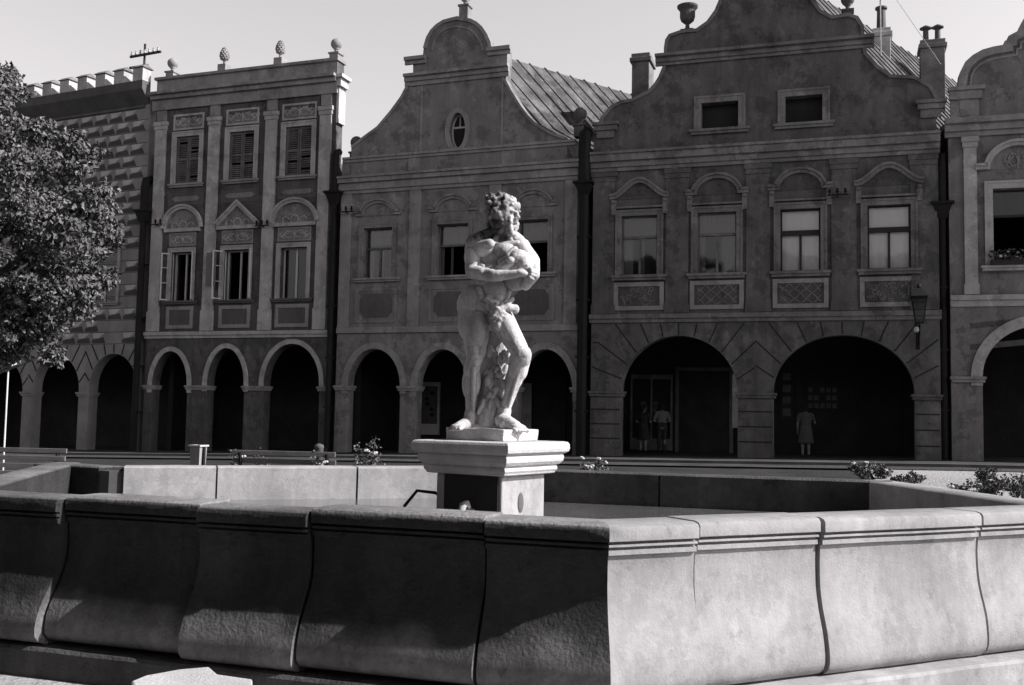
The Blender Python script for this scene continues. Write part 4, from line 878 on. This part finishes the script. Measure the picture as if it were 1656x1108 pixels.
# trunk
E_(782,490,-.02,36,26,28,14); E_(762,494,-.1,24,30,26); E_(764,486,.02,22,26,20); E_(800,472,.03,25,26,21); E_(794,456,.0,26,24,22)
E_(798,424,-.01,30,38,23); E_(783,402,.09,19,14,13,-14); E_(816,405,.1,18,14,13,14); E_(799,440,.06,24,20,15)
for yy,dd in ((454,.095),(468,.105),(482,.11)):
    E_(791,yy,dd,8.5,8,5); E_(805,yy,dd,8.5,8,5)
E_(797,494,.12,14,10,10); E_(776,474,.08,7,12,8,-20); E_(820,476,.06,6,12,8,20)
for k in range(4): K_(768+k*1.5,424+k*7,.07+.005*k,782,430+k*6.5,.125,3.6,2.6)
K_(774,388,-.02,812,374,.0,13,13); K_(838,392,-.02,814,374,.0,13,13); E_(767,397,.02,15,18,18); E_(844,402,.02,15,17,17)
K_(808,392,.02,816,364,.06,13,12); K_(800,388,.1,815,368,.13,4,4); K_(826,390,.1,822,370,.12,4,4); K_(782,391,.11,806,394,.12,4,3.5); K_(812,394,.12,836,392,.1,3.5,4)
# right arm (left in view)
K_(766,402,.02,765,438,.06,15,13); E_(764,416,.06,14,18,14); K_(765,440,.1,800,446,.3,12,9.5); K_(800,446,.3,836,443,.36,9.5,6.5); E_(782,443,.22,11,9.5,11)
E_(843,442,.36,11,6,8,5); K_(774,398,.1,792,394,.15,8,8)
for i,(dx,dy) in enumerate(((16,-7),(19,-3),(18,1),(14,5))):
    K_(849,437+i*3.2,.34,849+dx*.55,437+i*3.2+dy*.3,.365,3,2.7); K_(849+dx*.55,437+i*3.2+dy*.3,.365,849+dx,440+i*3.2+dy*.5,.33,2.7,2.1)
K_(840,437,.35,852,429,.37,3.2,2.3)
# left arm (right in view) over the bundle
K_(842,400,.03,860,420,.14,15,12); E_(853,413,.10,13,14,13); K_(861,422,.15,864,444,.22,12,9); K_(864,444,.24,850,462,.14,9,8)
for i in range(4): K_(858-i*7,423+i*1,.27,852-i*7,437+i*2,.31,3.2,2.4)
# the bundle
E_(840,420,.2,20,16,22,20); E_(848,428,.24,15,17,17); E_(824,428,.24,17,8,12,-28); K_(808,436,.22,834,416,.27,8,8); E_(838,434,.2,18,12,18); E_(838,455,.07,25,15,16,-14); E_(826,421,.29,7,6,6); K_(832,404,.2,822,414,.25,6,5)
E_(850,418,.22,11,10,10); E_(832,412,.2,12,9,10); K_(812,424,.16,836,410,.2,7,6)
# head turned to the viewer's right
hx,hy,hd=816,346,.07
E_(hx,hy,hd,20,25,22); E_(804,345,.02,17,25,18); E_(812,330,.04,20,14,20); E_(hx+4,hy+10,hd+.03,15,15,15)
def face(a,b,c,r0,r1,r2=None):  # a: right of face axis, b: down, c: forward  (px)
    fx,fd=.84,.54; X=hx+a*fd+c*fx; D=hd+(-a*fx+c*fd)/S_; E_(X,hy+b,D,r0,r1,r2 or r0)
face(0,1,24,3.2,7); face(0,5,26,3.6,3.4); face(-3,7,24,2.6,2.4); face(3,7,24,2.6,2.4)
face(-7,-4,20,6,2.4,4); face(7,-4,20,6,2.4,4); face(-7,0,17.5,3.4,2.6); face(7,0,17.5,3.4,2.6)
face(-9,6,16,5,5); face(9,6,16,5,5); face(0,11,21,5,1.6); face(0,14.5,20.5,4.5,1.7); face(0,-11,17,12,7,5)
rnd=random.Random(3)
for i in range(60):
    a=rnd.uniform(-13,13); b=rnd.uniform(12,34); w__=1-(b-12)/40
    face(a*w__,b,rnd.uniform(10,20)*(1-.2*(b-12)/22),rnd.uniform(3,5),rnd.uniform(3.5,6))
face(-21,2,-2,3,6); 
for i in range(120):
    E_(805+rnd.uniform(-20,18),rnd.uniform(320,368) if rnd.random()<.6 else rnd.uniform(314,335),rnd.uniform(-.08,.14),rnd.uniform(3,5.5),rnd.uniform(3,6),5)
for i in range(300):
    u=rnd.uniform(-1,1);t=rnd.uniform(0,2*math.pi); v=Vector((math.sqrt(1-u*u)*math.cos(t),math.sqrt(1-u*u)*math.sin(t),u))
    # v: x right-of-face, y back, z up ; skip the face window
    if v.y<-.25 and v.z<.42: continue
    if v.z<-.75: continue
    rr=rnd.uniform(20,25.5); r_=rnd.uniform(3.2,6)
    face(v.x*rr*.92,-v.z*(rr+2)-2,-v.y*rr*.95,r_,r_*rnd.uniform(.7,1.2),r_)
# right leg (left in view): standing leg
K_(764,502,-.03,768,576,.05,23,14); E_(774,534,.05,17,36,17,-4); E_(757,518,-.04,18,36,20); E_(779,566,.07,7,13,8); K_(768,578,.06,762,600,.03,13.5,13); E_(769,584,.085,9,11,8)
K_(763,596,.02,761,668,-.02,12.5,8); E_(758,620,-.05,11,27,14); E_(769,617,.02,8.5,24,10); K_(766,596,.1,765,662,.05,4,3); K_(761,668,-.02,759,686,-.02,10,11); E_(756,684,-.07,10,9,11)
K_(757,684,.0,742,690,.13,11,8); E_(740,691,.14,12,6,10)
for i in range(5): K_(746-i*4.2,692,.17-.01*i,743-i*5.0,694+(.3*i),.215-.018*i,3.8-.35*i,3.2-.3*i)
# left leg (right in view): bent, stepping forward
K_(806,508,.02,842,570,.14,22,15); E_(823,532,.13,16,34,16,-28); E_(832,552,.16,8,14,8,-25); E_(812,520,.0,20,28,22,-20); E_(845,578,.17,14,15,12); E_(848,574,.2,9,9,7); K_(843,574,.13,838,602,.1,17,15)
K_(839,596,.1,816,664,.02,12.5,8.5); E_(830,614,.03,11,27,15,18); E_(840,608,.11,8,24,9,16); K_(842,594,.17,822,658,.1,4,3); K_(816,664,.02,812,682,.02,11,12); E_(806,684,-.02,12,11,12)
K_(813,680,.05,834,690,.17,13,9.5); E_(838,692,.19,14,7,12,8); E_(822,688,.1,16,10,13,10)
for i in range(5): K_(846-i*4,694,.23+.012*i-.02,853-i*4.6,696.5,.26+.014*i-.03,4.2-.4*i if i else 5,3.4-.3*i)
# loin leaves
for ring_,(l0,nn_,off_a) in enumerate(((15,11,0),(9,8,20))):
    for q in range(nn_):
        a_=off_a+q*360/nn_+rnd.uniform(-8,8); l=l0*rnd.uniform(.85,1.2); x=806+l*.6*math.sin(R_(a_)); y=508+l*.7*math.cos(R_(a_)); E_(x,y,.19+.015*ring_,3.2,l*.5,2.6,-a_)
E_(806,507,.18,12,13,7); K_(822,497,.16,834,499,.12,7,6); E_(834,500,.13,6,8,5); E_(806,526,.17,7,9,7)
K_(786,484,.14,806,500,.2,4,4); K_(828,484,.1,812,500,.19,4,4)
# supporting tree stump between the legs
K_(812,560,-.12,797,610,-.1,15,20); K_(797,610,-.1,790,688,-.08,19,26)
for i in range(70):
    y=rnd.uniform(565,690); x=807-(y-560)*.14+rnd.uniform(-17,17); E_(x,y,rnd.uniform(-.08,.035),rnd.uniform(2.5,6),rnd.uniform(5,14),rnd.uniform(4,7),rnd.uniform(-35,35))
K_(768,694,0,820,694,0,10,12); K_(740,698,.05,850,698,.1,5,5)
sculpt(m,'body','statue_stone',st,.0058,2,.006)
# =================================================================== people in the arcade
def person(P,px,pyfeet,off_,h,label,build):
    u,z=P.uz(px,pyfeet,-off_); loc=P.O+P.d*u-P.n*off_; q,b=street(loc.x,loc.y)
    return empty('person',(loc.x,loc.y,P.zb if P is None else (0.5 if P is PD else .3)),-P.th,label,'person'),u
def human(root,h,pose,skirt,top_m,bottom_m,hair_m='hair',armpose='down'):
    k=h/1.65; b=MB()
    def K(a,c,r0,r1): b.cap(Vector(a)*k,Vector(c)*k,r0*k,r1*k,n=10)
    def E(c,r): b.ell(Vector(c)*k,[x*k for x in r],n=12)
    # facing +y (into the arcade)
    E((0,0,1.53),(.075,.095,.115)); E((0,.095,1.52),(.014,.018,.022)); E((-.078,.0,1.52),(.012,.02,.03)); E((.078,0,1.52),(.012,.02,.03)); K((0,0,1.36),(0,0,1.47),.052,.05)
    E((0,0,1.22),(.165,.1,.19)); E((0,0,1.02),(.14,.095,.15)); E((0,-.02,.9),(.165,.12,.13)); K((-.15,0,1.33),(.15,0,1.33),.06,.06)
    for s in (-1,1):
        if s==1 and armpose=='up': A=[(.19,0,1.31),(.27,.12,1.08),(.2,.3,1.2)]
        elif armpose=='bent': A=[(s*.19,0,1.31),(s*.26,.0,1.06),(s*.12,.2,1.02)]
        else: A=[(s*.19,0,1.31),(s*.24,-.01,1.05),(s*.24,.07,.82)]
        K(A[0],A[1],.05,.04); K(A[1],A[2],.04,.027)
        d=(Vector(A[2])-Vector(A[1])).normalized(); p=Vector(A[2])+d*.05; b.ell(p*k,(.03*k,.02*k,.045*k),n=10)
        for f in range(4): q=p+d*.03+Vector(((f-1.5)*.016,0,0)); K(q,q+d*(.055-.006*abs(f-1.2))+Vector((0,.012,0)),.009,.007)
        K(p+Vector((-s*.02,.01,0)),p+Vector((-s*.045,.03,0))+d*.03,.009,.008)
        sp_=.03*s*pose; K((s*.085,0,.86),(s*.09,sp_,.48),.085,.055); K((s*.09,sp_,.48),(s*.09,-.02,.09),.055,.034); E((s*.09,-.04,.35),(.05,.05,.1)); K((s*.09,-.05,.045),(s*.1,.14,.03),.04,.03)
    sculpt(b,'body','skin',root,.012*k,2)
    hb=MB(); hb.ell(Vector((0,-.018,1.56))*k,(.09*k,.1*k,.105*k),n=14); hb.ell(Vector((0,-.06,1.49))*k,(.07*k,.06*k,.08*k),n=12)
    for i in range(18):
        a=rnd.uniform(0,6.28); hb.ell(Vector((.075*math.cos(a),-.03+.07*math.sin(a)*.9-.02,1.55+rnd.uniform(-.05,.08)))*k,(.03*k,.03*k,.035*k),n=8)
    sculpt(hb,'hair',hair_m,root,.012,1)
    c=MB()
    def KC(a,d,r0,r1): c.cap(Vector(a)*k,Vector(d)*k,r0*k,r1*k,n=10)
    c.ell(Vector((0,0,1.21))*k,(.185*k,.125*k,.2*k),n=16); c.ell(Vector((0,0,1.03))*k,(.165*k,.12*k,.17*k),n=16); KC((-.15,0,1.32),(.15,0,1.32),.078,.078)
    for s in (-1,1):
        if s==1 and armpose=='up': KC((.19,0,1.31),(.24,.08,1.17),.064,.06)
        elif armpose=='bent': KC((s*.19,0,1.31),(s*.24,.0,1.14),.064,.058)
        else: KC((s*.19,0,1.31),(s*.23,0,1.12),.064,.058)
    if skirt:
        ln=MB(); n=28; pr=[(.13,1.1),(.15,1.0),(.185,.9),(.2,.8),(.22,.65),(.24,.5),(.25,.44),(.235,.44),(.2,.6)]; vs=[]
        for r,z in pr:
            for i in range(n):
                a=2*math.pi*i/n; rr=r*(1+.05*math.sin(7*a)*(1.1-z)); vs.append((rr*math.cos(a)*k,rr*.75*math.sin(a)*k,z*k))
        m_=len(pr); ln.add(vs,[(j*n+i,j*n+(i+1)%n,(j+1)*n+(i+1)%n,(j+1)*n+i) for j in range(m_-1) for i in range(n)])
        ln.build('skirt',bottom_m,root,smooth=True)
    else:
        t=MB(); t.ell(Vector((0,-.015,.92))*k,(.18*k,.135*k,.14*k),n=14)
        for s in (-1,1): t.cap(Vector((s*.085,0,.86))*k,Vector((s*.09,.03*s*pose,.48))*k,.1*k,.075*k,n=12); t.cap(Vector((s*.09,.03*s*pose,.48))*k,Vector((s*.09,-.02,.1))*k,.075*k,.065*k,n=12)
        sculpt(t,'trousers',bottom_m,root,.014,2)
    sculpt(c,'shirt' if not skirt else 'bodice',top_m,root,.012,2)
    s_=MB()
    for s in (-1,1): s_.cap(Vector((s*.09,-.06,.04))*k,Vector((s*.1,.15,.035))*k,.048*k,.04*k,n=10)
    s_.build('shoes','hair',root,smooth=True)
r,_=person(PD,1040,735,3.0,1.6,'person in a dark dress looking into the shop front under the arcade',0); human(r,1.6,.5,True,'cloth_dark','cloth_dark',armpose='bent'); r.rotation_euler.z-=.2
r,_=person(PD,1070,735,3.1,1.66,'person in a white shirt and dark trousers beside the shop front under the arcade',0); human(r,1.66,.8,False,'cloth_white','cloth_dark',armpose='bent'); r.rotation_euler.z+=.3
r,_=person(PD,1303,736,2.5,1.66,'person in a light dress reading the notice board under the right-hand arch',0); human(r,1.68,.6,True,'cloth_light','cloth_light',armpose='up')
# =================================================================== wall lantern
u,z=PD.uz(1487,500,.75); L_=empty('wall_lantern',(PD.O.x,PD.O.y,.5),-PD.th,'old glazed street lantern on a curled iron wall bracket','lantern')
zl=z-.5+.5; y=-.75; zt_=PD.uz(1487,478,.75)[1]; zb_=PD.uz(1487,522,.75)[1]
MB().tube([(u,0,zb_-.55),(u,-.25,zb_-.5),(u,-.5,zb_-.35),(u,-.7,zb_-.25),(u,y,zb_-.1),(u,y,zb_)],.02,8).tube([(u,0,zb_-.1),(u,-.3,zb_-.12),(u,-.45,zb_-.3),(u,-.3,zb_-.42),(u,-.18,zb_-.3)],.015,8).box(u-.05,u+.05,-.02,.02,zb_-.7,zb_).build('bracket','black_iron',L_)
fr=MB(); a_,b_=.1,.2
for sx in(-1,1):
    for sy in(-1,1): fr.tube([(u+sx*a_,y+sy*a_,zb_),(u+sx*b_,y+sy*b_,zt_-.05)],.012,6)
for q,zz in ((a_,zb_),(b_,zt_-.05)):
    for s in(-1,1): fr.box(u-q,u+q,y+s*q-.012,y+s*q+.012,zz-.012,zz+.012).box(u+s*q-.012,u+s*q+.012,y-q,y+q,zz-.011,zz+.011)
fr.build('frame','black_iron',L_)
MB().add([(u-b_-.03,y-b_-.03,zt_-.03),(u+b_+.03,y-b_-.03,zt_-.03),(u+b_+.03,y+b_+.03,zt_-.03),(u-b_-.03,y+b_+.03,zt_-.03),(u-.06,y-.06,zt_+.2),(u+.06,y-.06,zt_+.2),(u+.06,y+.06,zt_+.2),(u-.06,y+.06,zt_+.2)],[(3,2,1,0),(4,5,6,7),(0,1,5,4),(1,2,6,5),(2,3,7,6),(3,0,4,7)]).lathe([(.05,.2),(.06,.26),(.02,.34)],(u,y,zt_),8).build('lantern_roof','black_iron',L_)
MB().add([(u+sx*q,y+sy*q,zz) for q,zz in((a_-.005,zb_+.01),(b_-.01,zt_-.06)) for sx,sy in((-1,-1),(1,-1),(1,1),(-1,1))],[(0,1,5,4),(1,2,6,5),(2,3,7,6),(3,0,4,7)]).build('pane','glass_dirty',L_)
# small globe lamp lower on the wall
u,z=PD.uz(1482,533,.5); g_=empty('globe_lamp',(PD.O.x+PD.d.x*u,PD.O.y+PD.d.y*u,.5),-PD.th,'small white globe lamp on a short arm under the lantern','lamp'); MB().tube([(0,0,z+.2),(0,-.4,z+.22),(0,-.5,z+.12)],.015).build('arm','black_iron',g_); MB().ell((0,-.5,z),(.075,.075,.085),n=14).build('globe','paint_pale',g_,smooth=True)
# =================================================================== benches, bin, pole
def bench(x,y,rz,L,label,n=5):
    b=empty('park_bench',(x,y,gz(x,y)),rz,label,'bench','slatted benches on the square')
    for s in (-1,1):
        MB().box(s*L*.42-.03,s*L*.42+.03,-.25,-.19,0,.42).box(s*L*.42-.03,s*L*.42+.03,-.25,.2,.38,.43).tube([(s*L*.42,.18,0),(s*L*.42,.2,.45),(s*L*.42,.32,.93)],.03,6).build('leg','black_iron',b)
    m=MB()
    for k in range(4): m.box(-L/2,L/2,-.26+k*.115,-.26+k*.115+.085,.432,.462)
    m.build('seat','slat',b,bevel=.006)
    m=MB()
    for k in range(4):
        t=k/3; yy=.2+.115*t; zz=.54+.39*t; m.box(-L/2,L/2,yy-.03,yy,zz-.045,zz+.035)
    m.build('backrest','slat',b,bevel=.006); return b
p=atY(0,700,17.5); bench(p.x,17.5,R_(-6),2.1,'pale slatted park bench nearer the tree beyond the left end of the basin')
p=atY(470,700,17); bench(p.x,17,R_(180-8),1.75,'slatted park bench beyond the basin rim between litter bin and rose bush')
p=atY(322,700,20); bz=gz(p.x,20); z_=atY(322,722,20).z
bn=empty('litter_bin',(p.x,20,bz),R_(-20),'small square litter bin with a pale rim beyond the basin','litter bin'); hh=z_-bz
m=MB(); m.add([(sx*q,sy*q,zz) for q,zz in ((.09,.1),(.115,hh)) for sx,sy in((-1,-1),(1,-1),(1,1),(-1,1))],[(3,2,1,0),(0,1,5,4),(1,2,6,5),(2,3,7,6),(3,0,4,7)]); m.build('bin_body','trim_mid',bn)
m=MB()
for s in (-1,1): m.box(-.14,.14,s*.12-.02,s*.12+.02,hh,hh+.03).box(s*.12-.02,s*.12+.02,-.1,.1,hh,hh+.03)
m.build('rim','paint_pale',bn); MB().box(-.15,-.12,-.03,.03,0,hh-.001).box(.12,.15,-.03,.03,0,hh-.001).build('post','black_iron',bn)
p=atY(516,722,23); o=MB().lathe([(.1,0),(.1,.66),(.115,.68),(.1,.74),(.03,.77)],n=14).build('bollard','trim_dark',None,smooth=True,loc=(p.x,23,gz(p.x,23))); tag(o,'short dark bollard in front of the drainpipe beyond the second bench','bollard')
p=atY(7,720,19); t_=atY(9,598,19).z-gz(p.x,19); o=empty('lamp_post',(p.x,19,gz(p.x,19)),0,'thin pale pole with a small lamp head under the tree at the left edge','lamp post'); MB().lathe([(.04,0),(.018,.3),(.014,t_)],n=10).build('pole','paint_pale',o,smooth=True); MB().lathe([(.03,t_),(.12,t_+.04),(.14,t_+.12),(.09,t_+.22),(.02,t_+.26)],n=14).build('lamp_head','paint_pale',o,smooth=True)
# low pale stone block lying before the basin, its broken top just entering the frame
ZB=.2; a=[Vector((ray(x,y)*((ZB-EYE.z)/ray(x,y).z)+EYE)) for x,y in ((213,1101),(235,1092),(290,1082),(338,1078),(352,1090),(408,1098),(412,1150),(300,1190),(225,1140))]
c=sum(a,Vector())/len(a); k=len(a); m=MB(); m.add([(q.x-c.x,q.y-c.y,0) for q in a]+[((q.x-c.x)*1.0,(q.y-c.y)*1.0,-.34) for q in a],[tuple(range(k)),tuple(range(2*k-1,k-1,-1))]+[(i,(i+1)%k,k+(i+1)%k,k+i) for i in range(k)])
tag(m.build('stone_block','stone_pale',None,bevel=.01,loc=(c.x,c.y,ZB)),'low broken pale stone block standing on the ground before the basin step','stone block')
# =================================================================== tree and plants
def leaf_cloud(m,c,rad,n,size,rng,mi=0,flat=.8,core=.0,drop=0):
    for i in range(n):
        v=Vector([rng.gauss(0,1) for _ in range(3)]).normalized(); r=rng.uniform(core,1)**.5
        p=Vector(c)+Vector((v.x*rad[0],v.y*rad[1],v.z*rad[2]))*r
        s=size*rng.uniform(.6,1.3); d=(Vector([rng.gauss(0,1) for _ in range(3)])+v*.6+Vector((0,0,-.3-drop))).normalized(); q=d.orthogonal().normalized(); q.rotate(Matrix.Rotation(rng.uniform(0,6.28),3,d)); w__=d.cross(q)
        # pointed leaf folded along its rib, lying in plane (d,q)
        fold=w__*.25*s
        m.add([p,p+d*s*.45+q*s*.42+fold,p+d*s*1.05,p+d*s*.45-q*s*.42+fold],[(0,1,2),(0,2,3)],mi)
rt=random.Random(11)
TY=16.5
tx=atY(-95,640,TY).x
tree=empty('tree',(tx,TY,gz(tx,TY)),0,'leafy broad-crowned deciduous tree at the left edge in front of the sgraffito house','tree')
b0=Vector((tx,TY,gz(tx,TY))); tb=MB(); tb.tube([(0,0,-.1),(.02,0,.6),(.05,.03,1.6),(.02,0,2.6),(.1,.05,3.6),(.05,0,4.8)],[.24,.18,.16,.14,.1,.05],12)
cl=[]
for px,py,pr in [(8,140,36),(-20,180,60),(58,232,48),(20,260,70),(105,240,34),(120,260,45),(70,310,70),(140,320,42),(165,345,34),(0,370,75),(95,390,60),(150,410,38),(172,445,22),(60,450,60),(110,470,45),(0,470,60),(30,520,50),(80,520,40),(20,570,34),(60,545,36),(85,575,22),(-60,300,80),(-60,420,80),(-120,330,90),(-130,450,80),(-60,520,50),(-100,220,70),(-40,130,50),(185,375,22),(4,112,20),(122,218,20),(85,222,28),(140,360,40),(100,340,50)]:
    for dY in ((-.9,.7) if pr>34 else (rt.uniform(-.5,.5),)):
        q=atY(px+rt.uniform(-8,8),py+rt.uniform(-8,8),TY+dY*pr/50)-b0; cl.append((q,pr*.84*TY/FPX))
for q,r in cl:
    st_=Vector((.05,.02,max(1.6,min(4.2,q.z-1.2-abs(q.x)*.4)))); mid=st_.lerp(q,.5)+Vector((0,0,.15)); tb.tube([st_,mid,q],[.05,.03,.012],6)
tb.build('trunk','bark',tree,smooth=True)
m=MB()
cl2=[]
for q,r in cl:
    for k in range(5 if r>.35 else 3):
        v=Vector([rt.gauss(0,1) for _ in range(3)]).normalized(); cl2.append((q+v*r*.72,r*rt.uniform(.34,.55)))
for q,r in cl2:
    # every mass is made of many small sprays with gaps between them
    ns=int(25*(r/.5)**1.7)+4
    for k in range(ns):
        v=Vector([rt.gauss(0,1) for _ in range(3)]).normalized()*(rt.uniform(.72,1.08) if rt.random()<.85 else .4); p=q+Vector((v.x*r,v.y*r,v.z*r*.85)); leaf_cloud(m,p,(.14,.14,.10),17,.082,rt,drop=.5)
m.build('crown','leaf',tree)
def plant(name,x,y,h,r,label,cat,n=160,group=None,fl=.1,leaf='leaf'):
    z=gz(x,y); o=empty(name,(x,y,z),rt.uniform(0,6),label,cat,group); s=MB(); f=MB()
    for k in range(7):
        a=rt.uniform(0,6.28); e=Vector((r*math.cos(a)*rt.uniform(.2,.9),r*math.sin(a)*rt.uniform(.2,.9),h*rt.uniform(.6,1))); s.tube([(0,0,0),e*.5+Vector((0,0,.08*h)),e],[.012,.008,.004],5)
        for j in range(3): leaf_cloud(f,e*rt.uniform(.4,1),(r*.35,r*.35,h*.18),n//21,.05,rt)
        if rt.random()<fl*6: 
            for j in range(5): f.ell(e+Vector((rt.uniform(-.03,.03),rt.uniform(-.03,.03),rt.uniform(0,.03))),(.028,.028,.02),n=6,mi=1)
    s.build('stem','bark',o); f.build('foliage',[leaf,'petal'],o); return o
def at_ground(px,Y): 
    p=atY(px,760,Y); return p.x
for px,Y,h,r,l,c in [(597,17,1.22,.32,'rose bush with pale blooms beyond the basin behind the second bench','rose bush'),(520,16.5,.98,.22,'spindly flowering plant just beyond the basin rim in front of the second bench','plant'),(425,17.5,.95,.22,'low flowering plant beyond the rim to the right of the litter bin','plant'),(385,17.6,.88,.18,'tiny sparse plant beyond the rim just right of the litter bin','plant'),(975,18,.84,.3,'low plant on the far rim just right of the pedestal cap','plant'),(950,18.4,.76,.22,'sprig of leaves peeping over the rim beside the pedestal cap','plant')]:
    plant('rose_bush' if 'rose' in c else 'plant',at_ground(px,Y),Y,h,r,l,c,420)
beds=[(1395,22,.62,.3),(1430,22,.5,.3),(1462,20,.4,.28),(1480,21,.35,.2),(1540,17,.35,.35),(1575,15.5,.42,.4),(1600,18,.62,.4),(1620,15,.45,.42),(1650,14,.5,.45),(1640,18,.7,.4),(1670,16,.8,.4),(1560,18.5,.35,.35),(1590,20,.7,.3),(1690,14,.6,.5)]
nm=['sprig nearest the basin corner at the left end of the flower bed','second low clump from the left end of the flower bed','squat dark clump before the gap in the flower bed','smallest clump just left of the gap in the flower bed','dark clump right of the gap in the flower bed','leafy clump low in the middle of the right bed','tall flowering clump at the back of the right bed','dense clump close to the wall joint in the right bed','spreading clump at the lower right corner of the bed','tall clump behind the right bed near the frame edge','tallest shoot at the right edge of the bed','low clump behind the dark one right of the gap','airy tall shoots at the far side of the right bed','clump cut by the right frame edge']
for (px,Y,h,r),l in zip(beds,nm): plant('bed_plant',at_ground(px,Y),Y,h*.66,r*1.15,l,'plant',620,'plants in the flower bed right of the basin',.05,'leaf_dark' if Y<21 else 'leaf')

# =================================================================== far side of the square and added trees, behind the viewer
for i,(x,y,k_) in enumerate(((-11,-4,1.7),(-2,-9,1.8),(8,-10,1.7),(17,-13,1.8),(-14,5,1.5))):  # unseen trees added to block sky light from behind
    c=copy_tree(tree); c.location=(x,y,-.13); c.scale=(k_,k_,k_); c.rotation_euler=(0,0,i*1.3); c['label']='broad-crowned deciduous tree on the viewer\'s side of the square'; c['group']='added trees behind the viewer'
oh=empty('townhouse',(-16,-17,-.2),R_(-19),'plain townhouse on the opposite side of the square','house','townhouses on the opposite side of the square')
m=MB(); ws=[(1.2+2.6*i,2.3+2.6*i,z,z+1.9) for i in range(4) for z in (1.2,5.4,9.2)]
m.prism([(0,-.5),(11,-.5),(11,12),(8,15),(3,15),(0,12)],-.4,0,0,[rc(r) for r in ws]).box(0,11,-8,-.41,-.5,12).build('wall','stucco_dark',oh)
for r in ws: MB().box(r[0],r[1],-.3,-.2,r[2],r[3]).build('window','glass_dirty',oh)
MB().prism([(-.2,11.9),(11.2,11.9),(5.5,15.6)],-8.2,-.41).build('roof','roof_tile',oh)
for i in (-2,-1,1,2,3,4,5):
    c=copy_tree(oh); d=Vector((math.cos(R_(19)),-math.sin(R_(19)),0)); c.location=Vector((-16,-17,-.2))+d*11.05*i
